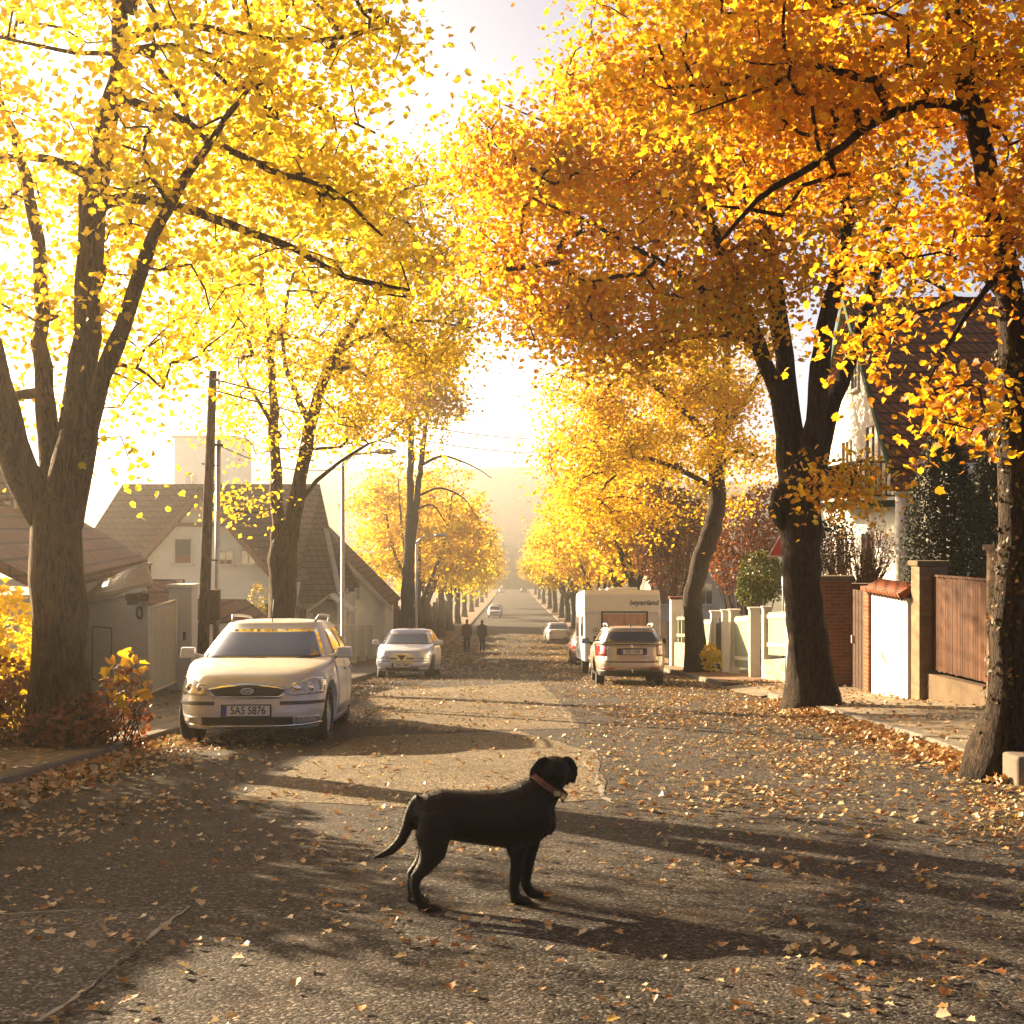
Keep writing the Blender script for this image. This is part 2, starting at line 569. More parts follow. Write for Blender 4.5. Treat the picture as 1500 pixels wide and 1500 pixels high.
# cars
M['paint_silver'] = plain('silver_paint', (0.55, 0.55, 0.53), 0.42, 0.15, var=0.03, coat=0.35)
M['paint_blue'] = plain('pale_blue_silver_paint', (0.60, 0.63, 0.68), 0.28, 0.35, var=0.03, coat=0.7)
M['paint_gold'] = plain('beige_silver_paint', (0.50, 0.44, 0.35), 0.3, 0.5, var=0.03, coat=0.7)
M['paint_white'] = plain('white_car_paint', (0.7, 0.69, 0.66), 0.35, 0, var=0.03, coat=0.6)
M['paint_dark'] = plain('dark_red_paint', (0.16, 0.06, 0.035), 0.3, 0.3, var=0.05, coat=0.7)
M['glass'] = plain('car_glass', (0.035, 0.036, 0.034), 0.03, 0, var=0.25, scale=2.5, spec=0.9, coat=1.0)
M['rubber'] = plain('tyre_rubber', (0.018, 0.017, 0.016), 0.85, var=0.2)
M['black_plastic'] = plain('black_plastic', (0.028, 0.026, 0.024), 0.6)
M['chrome'] = plain('chrome', (0.7, 0.69, 0.66), 0.12, 1.0, var=0.05)
M['lens'] = plain('headlight_lens', (0.52, 0.5, 0.44), 0.08, 0.3, var=0.4, scale=25, coat=1.0)
M['red_lens'] = plain('red_lens', (0.42, 0.02, 0.012), 0.12, var=0.3, scale=18, coat=1.0)
M['amber_lens'] = plain('amber_lens', (0.6, 0.22, 0.02), 0.12, coat=1.0)
M['plate_white'] = plain('plate_white', (0.72, 0.7, 0.63), 0.45, var=0.04)
M['plate_blue'] = plain('plate_blue', (0.03, 0.06, 0.3), 0.45)
M['ink'] = plain('ink', (0.015, 0.015, 0.015), 0.5)
M['emblem_blue'] = plain('emblem_blue', (0.03, 0.07, 0.22), 0.2, 0.3, coat=1)
M['caravan_white'] = plain('caravan_panel', (0.72, 0.68, 0.58), 0.45, var=0.04)
M['amber_curtain'] = plain('orange_curtain', (0.42, 0.2, 0.06), 0.4, var=0.2, scale=5, coat=0.5)
M['rim'] = plain('alloy', (0.42, 0.4, 0.36), 0.3, 0.8)
# living
M['fur'] = plain('black_fur', (0.0045, 0.0035, 0.003), 0.55, var=0.4, scale=30, bmp=0.5, bscale=160, spec=0.3)
M['skin'] = plain('skin', (0.42, 0.25, 0.17), 0.55)
M['collar'] = plain('collar_web', (0.14, 0.055, 0.035), 0.7, var=0.3, scale=40)
M['coat_brown'] = plain('brown_jacket', (0.10, 0.05, 0.03), 0.85, var=0.25, scale=14, bmp=0.3, bscale=20)
M['coat_grey'] = plain('grey_coat', (0.06, 0.055, 0.05), 0.85, var=0.25, scale=14, bmp=0.3, bscale=20)
M['denim'] = plain('dark_trousers', (0.035, 0.035, 0.045), 0.85, var=0.3, scale=14)
M['hair'] = plain('brown_hair', (0.04, 0.025, 0.015), 0.6, var=0.4, scale=40)
# ------------------------------------------------------------------ ground, road, pavements
YS = [-30 + 2 * i for i in range(65)] + [100 + 10 * i for i in range(51)] + [700, 900, 1300, 2600]


def sheet(name, xs, mat, ys=YS):
    """xs: list of functions y -> (x, dz)"""
    mb = MB()
    n = len(xs)
    vs = []
    for y in ys:
        for fx in xs:
            x, dz = fx(y)
            vs.append((x, y, gz(y) + dz))
    fs = [(i * n + k, i * n + k + 1, (i + 1) * n + k + 1, (i + 1) * n + k) for i in range(len(ys) - 1) for k in range(n - 1)]
    mb.add(vs, fs, 0, True)
    return structure(name, mb, mat)


PROP_R = [(-20, 6.9), (20, 7.0), (23, 6.8), (26, 6.72), (30, 7.0), (33, 6.4), (35, 6.2), (39.3, 5.95), (46.5, 5.7), (60, 5.9), (600, 6.0)]


def prop_r(y):
    return interp(y, PROP_R)


sheet('ground', [lambda y, a=a, b=b: (a, b) for a, b in ((-2500, .1), (-300, .1), (-60, .1), (-7.4, .06), (-6.7, -.06), (0, -.06), (6.4, -.06), (8.5, .06), (60, .1), (300, .1), (2500, .1))], M['soil'])
YR = [y for y in YS if y <= 600]
sheet('road', [lambda y: (XL, .0), lambda y: (-1.5, .035), lambda y: (1.5, .035), lambda y: (xr(y), 0.0)], M['road'], YR)
sheet('left_pavement', [lambda y: (-7.1, .16), lambda y: (XL - .16, .112)], M['paver'], [y for y in YR if y <= 46])
sheet('verge', [lambda y: (-7.1, .16), lambda y: (XL - .16, .112)], M['leafy_soil'], [y for y in YR if y >= 46])
sheet('right_pavement', [lambda y: (xr(y) + .16, .112), lambda y: (prop_r(y) + .6, .17)], M['apron'], [y for y in YR if y <= 22] + [24, 26, 27])
sheet('driveway_apron', [lambda y: (xr(y) - .25 * max(0, 1 - abs(y - 29) / 3.5), .03), lambda y: (xr(y) + .5, .105), lambda y: (prop_r(y) + 1.6, .17)], M['apron'], [27 + .5 * i for i in range(11)])
sheet('verge', [lambda y: (xr(y) + .16, .112), lambda y: (prop_r(y) + .6, .17)], M['leafy_soil'], [32, 33, 34, 36, 38] + [y for y in YR if y > 38])


def crown_z(x, y):      # road surface with its camber
    if x < -1.5:
        t = max(0, (x - XL) / (-1.5 - XL))
    elif x > 1.5:
        t = max(0, (xr(y) - x) / (xr(y) - 1.5))
    else:
        t = 1
    return gz(y) + .035 * min(1, t)


def kerb(name, fx, side, y0, y1):
    mb = MB()
    ys = [y for y in YS if y0 < y < y1 and y <= 600]
    ys = [y0] + ys + [y1]
    rings = []
    for y in ys:
        x = fx(y)
        z = gz(y)
        o = .16 * side
        pr = [(x, -.05), (x + .012 * side, .105), (x + .03 * side, .122), (x + o, .124), (x + o, -.05)]
        rings.append([Vector((a, y, z + b)) for a, b in pr])
    mb.rings(rings, 0, True, False)
    structure(name, mb, M['kerb'])


kerb('left_kerb', lambda y: XL, -1, -20, 600)
kerb('right_kerb', xr, 1, -20, 26.6)
kerb('right_kerb', xr, 1, 32.4, 600)


def ground_at(px, py, dz=0.0):
    """the point of the road seen at a photo pixel"""
    d = 6.0
    for _ in range(40):
        d = (-gz(d) - .03) / ((py - HOR) / F)
    x = (px - 750) / F * d
    return x, d


def road_poly(name, pix, mat, dz, jag=0.03, n=10):
    pts = []
    k = len(pix)
    g = [ground_at(*q) for q in pix]
    for i in range(k):
        a, b = g[i], g[(i + 1) % k]
        for j in range(n):
            t = j / n
            pts.append((lerp(a[0], b[0], t) + random.uniform(-jag, jag), lerp(a[1], b[1], t) + random.uniform(-jag, jag)))
    mb = MB()
    c = (sum(p[0] for p in pts) / len(pts), sum(p[1] for p in pts) / len(pts))
    # grid the polygon radially so that it follows the camber
    vs = [(c[0], c[1], crown_z(*c) + dz)]
    rads = (0.25, .5, .75, 1.0)
    for r_ in rads:
        for p in pts:
            x, y = lerp(c[0], p[0], r_), lerp(c[1], p[1], r_)
            vs.append((x, y, crown_z(x, y) + dz))
    m = len(pts)
    fs = [(0, 1 + i, 1 + (i + 1) % m) for i in range(m)]
    for q in range(3):
        a, b = 1 + q * m, 1 + (q + 1) * m
        fs += [(a + i, b + i, b + (i + 1) % m, a + (i + 1) % m) for i in range(m)]
    mb.add(vs, fs)
    o = structure(name, mb, mat)
    return o


def seam(pix, w, name='road_seam'):
    g = [ground_at(*q) for q in pix]
    pts = []
    for a, b in zip(g, g[1:]):
        n = max(2, int(math.hypot(a[0] - b[0], a[1] - b[1]) / .07))
        for j in range(n):
            t = j / n
            pts.append((lerp(a[0], b[0], t), lerp(a[1], b[1], t)))
    pts.append(g[-1])
    mb = MB()
    vs = []
    off = 0.0
    for i, p in enumerate(pts):
        a = pts[max(0, i - 1)]
        b = pts[min(len(pts) - 1, i + 1)]
        dx, dy = b[0] - a[0], b[1] - a[1]
        L_ = math.hypot(dx, dy) or 1
        nx, ny = -dy / L_, dx / L_
        off = off * .85 + random.uniform(-.012, .012)
        ww = w * random.uniform(.2, 1.3) * (.55 + .45 * math.sin(i * .21 + 1.7 * math.sin(i * .083)))
        for s_ in (-1, 1):
            x, y = p[0] + nx * (off + s_ * ww / 2), p[1] + ny * (off + s_ * ww / 2)
            vs.append((x, y, crown_z(x, y) + .0045))
    fs = [(2 * i, 2 * i + 1, 2 * i + 3, 2 * i + 2) for i in range(len(pts) - 1)]
    mb.add(vs, fs)
    structure(name, mb, M['seam'])


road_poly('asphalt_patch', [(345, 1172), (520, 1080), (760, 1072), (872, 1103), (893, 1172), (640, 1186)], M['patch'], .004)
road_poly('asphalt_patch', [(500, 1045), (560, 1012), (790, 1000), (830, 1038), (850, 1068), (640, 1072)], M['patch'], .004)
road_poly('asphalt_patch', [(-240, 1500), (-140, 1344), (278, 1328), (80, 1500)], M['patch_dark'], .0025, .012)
seam([(868, 1098), (884, 1114)], .05)
seam([(854, 1116), (872, 1133), (880, 1150), (896, 1178)], .055)
seam([(-60, 1340), (278, 1329)], .022)
seam([(278, 1330), (232, 1362), (180, 1405), (60, 1500)], .035)
seam([(345, 1172), (480, 1095), (520, 1080)], .014)
seam([(345, 1173), (640, 1187), (893, 1172)], .012)

seam([(815, 1026), (830, 1048), (842, 1066)], .06)
road_poly('manhole_cover', [(716, 966), (712, 970), (728, 972), (733, 968)], M['iron'], .008, 0.0)

# ------------------------------------------------------------------ far hill across the valley
mb = MB()
hx = [-430 + 17.2 * i for i in range(51)]
prof = []
for k, (yy, hh) in enumerate(((410, -23), (440, -6), (480, 10), (530, 22), (580, 28), (640, 20), (690, -22))):
    for x in hx:
        base = 1.0 - .25 * math.exp(-((x - 60) / 80) ** 2) + .12 * math.sin(x / 70 + 1) + .05 * math.sin(x / 24)
        z = -24 + (hh + 24) * base + (random.uniform(-1.2, 1.2) if hh > 0 else 0)
        prof.append((x, yy, z))
n = len(hx)
mb.add(prof, [(i * n + k, i * n + k + 1, (i + 1) * n + k + 1, (i + 1) * n + k) for i in range(6) for k in range(n - 1)], 0, True)
m_, nt_, b_ = new_mat('wooded_hill')
v_ = world_pos(nt_)
nt_.links.new(ramp(nt_, [(0.3, (0.05, 0.045, 0.02)), (0.5, (0.16, 0.10, 0.03)), (0.7, (0.24, 0.15, 0.045))], noise(nt_, .16, 8, .75, v_)), b_.inputs['Base Color'])
b_.inputs['Roughness'].default_value = 1
bump(nt_, b_, noise(nt_, .3, 6, .7, v_), 1.0, 3)
structure('hills', mb, m_)

# ------------------------------------------------------------------ leaf geometry
T_MAPLE = ([(0, -.5, 0), (.2, -.43, .05), (.43, -.28, .13), (.37, -.06, .1), (.47, .15, .15), (.23, .24, .07), (0, .56, -.04)])


def maple_template():
    """leaf of two folded lobed halves, tip along +y"""
    right = T_MAPLE[1:-1]
    vs = [T_MAPLE[0]] + right + [T_MAPLE[-1]] + [(-x, y, z) for x, y, z in right]
    k = len(right)
    f1 = [0] + list(range(1, k + 1)) + [k + 1]
    f2 = [0, k + 1] + list(range(2 * k + 1, k + 1, -1))
    return np.array(vs, float), [f1, f2]


KITE = (np.array([(0, -.5, 0), (.38, 0.0, .12), (0, .55, -.03), (-.38, 0.0, .12)], float), [[0, 1, 2], [0, 2, 3]])
DIAMOND = (np.array([(0, -.5, .05), (.42, 0.03, -.03), (0, .52, .05), (-.42, -.03, -.03)], float), [[0, 1, 2, 3]])
MAPLE = maple_template()


def leaves(name, pos, size, tint, mat, template=KITE, up=0.35, rng=RNG, normals=None):
    """pos Nx3; random facings, biased upwards by `up`"""
    tv, tf = template
    N = len(pos)
    nrm = rng.normal(size=(N, 3)) if normals is None else normals + rng.normal(size=(N, 3)) * .25
    if normals is None:
        nrm[:, 2] = np.abs(nrm[:, 2]) + up
    nrm /= np.linalg.norm(nrm, axis=1, keepdims=True)
    a = rng.normal(size=(N, 3))
    u = np.cross(nrm, a)
    u /= np.linalg.norm(u, axis=1, keepdims=True) + 1e-9
    w = np.cross(nrm, u)
    s = size[:, None, None]
    V = pos[:, None, :] + s * (tv[None, :, 0:1] * u[:, None, :] + tv[None, :, 1:2] * w[:, None, :] + tv[None, :, 2:3] * nrm[:, None, :])
    K = len(tv)
    flat_t = np.concatenate([np.array(f) for f in tf])
    lens = np.array([len(f) for f in tf])
    idx = (np.arange(N)[:, None] * K + flat_t[None, :]).ravel()
    st_t = np.concatenate([[0], np.cumsum(lens)[:-1]])
    starts = (np.arange(N)[:, None] * lens.sum() + st_t[None, :]).ravel()
    tints = np.repeat(np.clip(tint, 0, 1), len(tf))
    return np_mesh(name, V.reshape(-1, 3), idx, starts, mat, tints)


# ------------------------------------------------------------------ fallen leaves (nobody could count them)
def litter():
    pos, nr, sz, ti = [], [], [], []
    N = 0
    rng = np.random.default_rng(5)

    def put(x, y, z, size, t, tilt=.12):
        pos.append((x, y, z))
        n = np.array([rng.normal() * tilt, rng.normal() * tilt + .0765, 1.0])
        nr.append(n)
        sz.append(size)
        ti.append(t)
    cand = 0
    while N < 33000 and cand < 400000:
        cand += 1
        y = 3.6 + 105 * rng.random() ** 2.3
        x = rng.uniform(XL + .02, xr(y) - .02)
        # thicker towards the caravan side, in the gutters and under the near tree
        dens = .13 + .75 * max(0, min(1, (x - .6) / 2.4)) * min(1, max(.25, (y - 6) / 6)) + .9 * math.exp(-(xr(y) - x) / .35) * (y > 8) + .45 * math.exp(-(x - XL) / 1.1)
        q_ = .5 + .5 * math.sin(x * 2.1 + y * .7 + 1.5 * math.sin(y * .9)) * math.sin(y * 1.3 - x + math.sin(x * 3.1))
        dens *= .25 + 1.5 * q_ * q_
        if y < 7:
            dens *= .42
        if -2.4 < x < .8 and 10.5 < y < 18:
            dens *= .6
        if rng.random() > dens:
            continue
        s = rng.uniform(.028, .066) * (.85 if y < 9 else 1) * (1 if y < 20 else 1.15 if y < 45 else 2.0)
        put(x, y, crown_z(x, y) + rng.uniform(.006, .014) + s * .05, s, rng.random() ** 1.25 * .95, .10)
        N += 1
    # drift against the kerb on the caravan side and under the near trees
    for _ in range(2600):
        y = 11.3 + rng.random() * 13.5
        q = abs(rng.normal()) * .22 * (1.4 if y > 15 else .8)
        x = xr(y) - .04 - q
        put(x, y, crown_z(x, y) + .01 + rng.random() * max(0, .09 - q * .18), rng.uniform(.05, .1), .2 + rng.random() * .65, .5)
    for _ in range(900):
        y = 9.5 + rng.random() * 7
        x = XL + abs(rng.normal()) * .3
        put(x, y, crown_z(x, y) + .01 + rng.random() * .05, rng.uniform(.05, .09), rng.random() * .9, .45)
    for _ in range(1500):           # on the pavements
        y = 9 + 24 * rng.random()
        x = rng.uniform(xr(y) + .1, prop_r(y)) if rng.random() < .65 else rng.uniform(-6.9, XL - .1)
        k = (x - xr(y)) / (prop_r(y) - xr(y)) if x > 0 else (XL - x) / 3
        put(x, y, gz(y) + .125 + .05 * k + .008, rng.uniform(.04, .085), .15 + rng.random() * .7, .2)
    curled = (MAPLE[0] * np.array((1, 1, 2.1)) + np.array((0, 0, 1)) * (MAPLE[0][:, 1:2] ** 2 * .5), MAPLE[1])
    me = leaves('fallen_leaves', np.array(pos), np.array(sz), np.array(ti), M['leaf_litter'], curled, rng=rng, normals=np.array(nr))
    o = link('fallen_leaves', me)
    tag(o, 'dry yellow and rust coloured leaves scattered over road and pavement', 'fallen leaves', kind='stuff')


litter()
# ------------------------------------------------------------------ trees
def smooth_path(pts, step=0.25):
    """Catmull-Rom through (Vector, radius) points"""
    out = []
    n = len(pts)
    for i in range(n - 1):
        p0, p1, p2, p3 = pts[max(0, i - 1)], pts[i], pts[i + 1], pts[min(n - 1, i + 2)]
        k = max(2, int((p2[0] - p1[0]).length / step))
        for j in range(k):
            t = j / k
            q = 0.5 * ((2 * p1[0]) + (p2[0] - p0[0]) * t + (2 * p0[0] - 5 * p1[0] + 4 * p2[0] - p3[0]) * t * t + (3 * p1[0] - p0[0] - 3 * p2[0] + p3[0]) * t**3)
            out.append((q, lerp(p1[1], p2[1], t)))
    out.append(pts[-1])
    return out


def fill(ells, n, rng, shell=0.0, spacing=0.0, holes=0.0):
    """points in a union of ellipsoids (centre, radii)"""
    vol = np.array([e[1][0] * e[1][1] * e[1][2] * (e[2] if len(e) > 2 else 1) for e in ells])
    vol = vol / vol.sum()
    out = []
    tries = 0
    while len(out) < n and tries < n * 40:
        tries += 1
        e = ells[rng.choice(len(ells), p=vol)]
        d = rng.normal(size=3)
        d /= np.linalg.norm(d)
        r = rng.random() ** (1 / 3)
        r = shell + (1 - shell) * r if rng.random() < .6 else r
        p = np.array(e[0]) + d * r * np.array(e[1])
        if holes:      # ragged outline and gaps: drop whole pockets of the crown
            q = p / holes
            if math.sin(q[0] * 2.3 + 1.3 * math.sin(q[2] * 1.9)) * math.sin(q[1] * 2.1 + 1.1 * math.sin(q[0] * 1.7)) * 1.2 + math.sin(q[2] * 2.9 + 1.4 * math.sin(q[0] * 2.2)) * .8 < -.12:
                continue
        if spacing and out:
            q = np.array(out) - p
            if (np.einsum('ij,ij->i', q, q)).min() < spacing * spacing:
                continue
        out.append(p)
    return np.array(out)


def tree(name, label, base, limbs, ells, ncl, per, lsize, lmat, bark, seed=1, template=KITE, spread=.42, group=None, lean_tint=0.0, bare=0, sides=12,
         wob=.05, cat='tree', limb_from=1, buttress=0.0, tip=.006, twig=.0075, tint_fn=None, holes=.8):
    """limbs[0] is the bole; leaf clusters are joined to the limbs by grown branches"""
    rng = np.random.default_rng(seed)
    random.seed(seed)
    root = thing(name, label, cat, tuple(base), group=group)
    wood = MB()
    nodes, nrad = [], []
    paths = []
    for k, lb in enumerate(limbs):
        sp = smooth_path([(Vector(p), r) for p, r in lb])
        pts = [p + (Vector((random.gauss(0, .015), random.gauss(0, .015), 0)) if 0 < i < len(sp) - 1 else Vector()) for i, (p, r) in enumerate(sp)]
        rad = [r * (1 + random.uniform(-.07, .07)) for p, r in sp]
        if k == 0 and buttress:
            for i in range(len(rad)):
                h = (pts[i] - pts[0]).length
                rad[i] *= 1 + buttress * math.exp(-h / .35)
        wood.tube(pts, rad, sides if k == 0 else max(6, sides - 3), wob=wob)
        if k >= limb_from or len(limbs) == 1:
            for p, r in zip(pts, rad):
                nodes.append(p)
                nrad.append(r)
    cl = fill(ells, ncl, rng, .35, 0, holes)
    NA = np.array([tuple(p) for p in nodes])
    d0 = np.array([np.linalg.norm(NA - c, axis=1).min() for c in cl])
    order = np.argsort(d0)
    pos = list(NA)
    parent = [-1] * len(pos)
    weight = [0] * len(pos)
    nl = len(pos)
    POS = np.zeros((nl + ncl * 6 + 10, 3))
    POS[:nl] = NA
    cnt = nl
    chains = []
    for ci in order:
        c = cl[ci]
        q = POS[:cnt] - c
        dist = np.sqrt(np.einsum('ij,ij->i', q, q))
        # prefer a start that is lower and further in than the goal
        cost = dist + .35 * np.maximum(0, POS[:cnt, 2] - c[2])
        k = int(cost.argmin())
        a = POS[k]
        L_ = dist[k]
        if L_ < .12:
            weight_k = k
            chains.append((k, []))
            continue
        m = max(2, min(5, int(L_ / .35)))
        mid = (a + c) / 2 + rng.normal(size=3) * L_ * .12
        mid[2] += L_ * .10
        ids = []
        prev = k
        for j in range(1, m + 1):
            t = j / m
            p = (1 - t) ** 2 * a + 2 * t * (1 - t) * mid + t * t * c + (rng.normal(size=3) * .03 if j < m else 0)
            POS[cnt] = p
            parent.append(prev)
            weight.append(0)
            prev = cnt
            ids.append(cnt)
            cnt += 1
        chains.append((k, ids))
    for k, ids in chains:
        i = ids[-1] if ids else k
        while i != -1:
            weight[i] += 1
            i = parent[i]
    for k, ids in chains:
        if not ids:
            continue
        r_of = lambda i: twig * max(1, weight[i]) ** .5
        cap = nrad[k] * .75 if k < nl else r_of(k)
        pts = [Vector(POS[k])] + [Vector(POS[i]) for i in ids]
        rad = [min(cap, r_of(ids[0]) * 1.1)] + [min(cap, r_of(i)) for i in ids]
        rad[-1] = min(rad[-1], max(tip, r_of(ids[-1]) * .8))
        wood.tube(pts, rad, 5 if rad[0] > .02 else 4, cap=False)
    wood.build('trunk', bark, root, world=True)
    # leaves round the outer nodes of each branch
    anchors, base_t = [], []
    skip = set(rng.choice(len(chains), bare, replace=False)) if bare else set()
    for j, (k, ids) in enumerate(chains):
        if j in skip:
            continue
        ctint = rng.random()
        for _ in range(per if np.isscalar(per) else 1):
            if ids and rng.random() < .35:
                i = ids[rng.integers(len(ids))]
                p = POS[i] + rng.normal(size=3) * spread * .45
            else:
                i = ids[-1] if ids else k
                p = POS[i] + rng.normal(size=3) * spread * np.array((1, 1, .6))
            anchors.append(p)
            base_t.append(ctint)
    A = np.array(anchors)
    tint = .45 * np.array(base_t) + .55 * rng.random(len(A)) + lean_tint
    if tint_fn is not None:
        tint = tint + tint_fn(A)
    size = lsize * rng.uniform(.65, 1.25, len(A))
    off = np.array(tuple(base))
    me = leaves('crown', A - off, size, tint, lmat, template, .3, rng)
    link('crown', me, root)
    return root


def PR(px, py, d, r):
    return (P(px, py, d), r)


def E(px, py, d, rx, rz, ry, w=1.0):
    return (tuple(P(px, py, d)), (rx, ry, rz), w)


# --- near tree on the silver estate's side
d = 14.2
b = Vector((-4.72, d, gz(d) + .08))
L1 = [
    [(b, .33), PR(88, 1000, d, .285), PR(86, 900, d, .27), PR(80, 800, d, .275), PR(84, 745, d, .27), PR(92, 705, d, .12)],
    [PR(70, 760, d, .2), PR(30, 690, d - .1, .19), PR(5, 600, d - .3, .16), PR(-25, 470, d - .5, .13), PR(-60, 320, d - .8, .09), PR(-90, 150, d - 1.2, .05)],
    [PR(90, 770, d, .22), PR(105, 680, d, .21), PR(122, 560, d, .155), PR(130, 420, d + .1, .14), PR(138, 290, d + .2, .15), PR(152, 225, d + .2, .12), PR(168, 120, d + .3, .10), PR(176, 40, d + .4, .085), PR(180, -110, d + .6, .06), PR(190, -260, d + .8, .03)],
    [PR(78, 745, d + .1, .17), PR(72, 640, d + .3, .12), PR(62, 500, d + .5, .085), PR(54, 350, d + .8, .07), PR(30, 230, d + 1.0, .055), PR(-10, 120, d + 1.3, .035)],
    [PR(112, 700, d, .12), PR(140, 590, d - .2, .10), PR(178, 480, d - .3, .085), PR(208, 390, d - .5, .07), PR(250, 300, d - .6, .055), PR(300, 215, d - .8, .04), PR(365, 130, d - 1.0, .02)],
    [PR(92, 690, d + .2, .1), PR(100, 590, d + .5, .08), PR(122, 500, d + .9, .06), PR(150, 400, d + 1.3, .045), PR(190, 330, d + 1.7, .03)],
    [PR(138, 300, d + .2, .085), PR(190, 290, d, .06), PR(260, 303, d - .3, .05), PR(345, 332, d - .7, .042), PR(430, 365, d - 1.1, .033), PR(510, 405, d - 1.4, .024), PR(600, 425, d - 1.7, .014)],
    [PR(178, 145, d + .3, .055), PR(240, 165, d, .045), PR(310, 205, d - .4, .038), PR(400, 250, d - .8, .03), PR(480, 275, d - 1.1, .022), PR(560, 345, d - 1.5, .012)],
    [PR(180, 60, d + .4, .05), PR(230, 37, d + .3, .042), PR(300, 40, d, .038), PR(400, 58, d - .4, .03), PR(500, 55, d - .7, .02), PR(570, 25, d - .9, .012)],
    [PR(190, 75, d + .4, .045), PR(270, 68, d + .6, .035), PR(360, 105, d + .9, .028), PR(450, 150, d + 1.1, .02), PR(550, 195, d + 1.2, .012)],
    [PR(140, 262, d + .2, .07), PR(95, 240, d + .3, .05), PR(40, 230, d + .4, .045), PR(-30, 240, d + .6, .035)],
    [PR(165, 78, d + .3, .03), PR(110, 78, d + .1, .024), PR(50, 65, d - .1, .018), PR(-20, 50, d - .3, .012)],
    [PR(192, 20, d + .4, .06), PR(204, -60, d + .3, .05), PR(230, -180, d, .035), PR(280, -300, d - .3, .02)],
]
e1 = [E(150, 60, 14.6, 3.0, 2.2, 3.0, .8), E(430, 70, 13.6, 1.3, .75, 1.8, 1.5), E(330, 220, 14.2, 1.6, 1.0, 2.0), E(450, 330, 13.4, 1.1, .75, 1.5), E(60, 470, 15.6, 1.3, 1.6, 1.6),
      E(185, 520, 15.8, .6, 1.3, .9, 1.3), E(230, 400, 14.6, 1.0, 1.0, 1.6), E(-280, 250, 14.5, 2.2, 2.8, 2.6, .5), E(220, -280, 14.4, 4.0, 1.6, 3.2, .4), E(210, 690, 15.2, .35, .3, .4, 2), E(560, 405, 12.8, .5, .4, .6, 1.6)]
tree('tree', 'thick forked yellow maple rising from the shrubs in front of the white garage', b, L1, e1, 640, 50, .082, M['leaf_yellow'], M['bark_pale'], 3, MAPLE, .4, sides=18, buttress=.35, lean_tint=-.05)

# --- second tree on that side, behind the silver estate
d = 29.2
b = Vector((-4.9, d, gz(d) + .08))
L2 = [
    [(b, .33), PR(414, 900, d, .29), PR(414, 820, d, .3), PR(418, 785, d, .27)],
    [PR(408, 800, d, .16), PR(404, 700, d + .1, .125), PR(400, 600, d + .2, .10), PR(396, 510, d + .3, .075), PR(385, 420, d + .5, .05), PR(380, 330, d + .7, .025)],
    [PR(424, 790, d, .2), PR(440, 700, d - .2, .15), PR(456, 620, d - .4, .13), PR(474, 555, d - .6, .11), PR(492, 520, d - .8, .09), PR(530, 450, d - 1.2, .06), PR(590, 380, d - 1.6, .03)],
    [PR(456, 625, d - .4, .08), PR(430, 570, d - .1, .06), PR(412, 500, d + .2, .045), PR(430, 400, d + .6, .03)],
    [PR(486, 525, d - .8, .06), PR(540, 490, d - 1.4, .045), PR(610, 470, d - 2, .03), PR(690, 480, d - 2.6, .014)],
    [PR(410, 640, d, .06), PR(380, 590, d - .5, .04), PR(350, 540, d - 1.0, .025)],
    [PR(430, 745, d - .1, .06), PR(480, 690, d - .6, .04), PR(540, 650, d - 1.2, .025)],
]
e2 = [E(480, 430, 29, 3.0, 2.3, 3.4), E(600, 350, 28, 1.7, 1.7, 2.2), E(640, 470, 27.5, 1.2, 1.3, 1.8), E(430, 600, 28.6, 2.0, 1.1, 2.4), E(560, 600, 28, 1.3, .8, 1.8), E(372, 735, 28.4, .62, .55, .8, 1.5), E(450, 280, 29.5, 2.2, 1.3, 2.6),
      E(690, 520, 27.2, .5, .4, .7, 1.5), E(330, 430, 29.8, 1.4, 1.6, 2.2), E(470, 450, 32.5, 2.6, 2.0, 1.8, .35)]
tree('tree', 'yellow-green tree with forked stems right behind the front silver estate car', b, L2, e2, 560, 60, .106, M['leaf_yellow'], M['bark_pale'], 8, KITE, .42, sides=14, buttress=.3)

# --- tall thin twin-stemmed tree beyond the pale blue hatchback
d = 59
b = Vector((-4.6, d, gz(d) + .1))
L3 = [
    [(b, .36), PR(596, 900, d, .30), PR(599, 820, d, .25), PR(601, 760, d, .24)],
    [PR(598, 800, d, .19), PR(601, 700, d, .15), PR(602, 620, d, .13), PR(604, 540, d, .08), PR(606, 480, d, .03)],
    [PR(603, 800, d, .17), PR(612, 720, d - .1, .13), PR(620, 650, d - .2, .11), PR(628, 590, d - .2, .08), PR(634, 540, d - .3, .05)],
    [PR(620, 680, d - .2, .07), PR(650, 668, d - .8, .05), PR(690, 682, d - 1.4, .03), PR(720, 700, d - 1.8, .015)],
    [PR(616, 725, d - .1, .06), PR(645, 715, d - .6, .045), PR(680, 730, d - 1.1, .03), PR(700, 760, d - 1.4, .015)],
    [PR(614, 745, d, .05), PR(635, 740, d - .4, .035), PR(655, 770, d - .7, .02)],
]
e3 = [E(600, 560, 59, 2.1, .9, 2.2), E(650, 600, 58, 1.4, .6, 1.5), E(620, 520, 59, 1.5, .8, 1.6), E(560, 600, 59, 1.2, .5, 1.2)]
tree('tree', 'tall twin-stemmed tree with long bare lower branches behind the pale blue hatchback', b, L3, e3, 150, 34, .2, M['leaf_gold'], M['bark'], 9, KITE, .5, sides=12, lean_tint=-.1, buttress=.3)

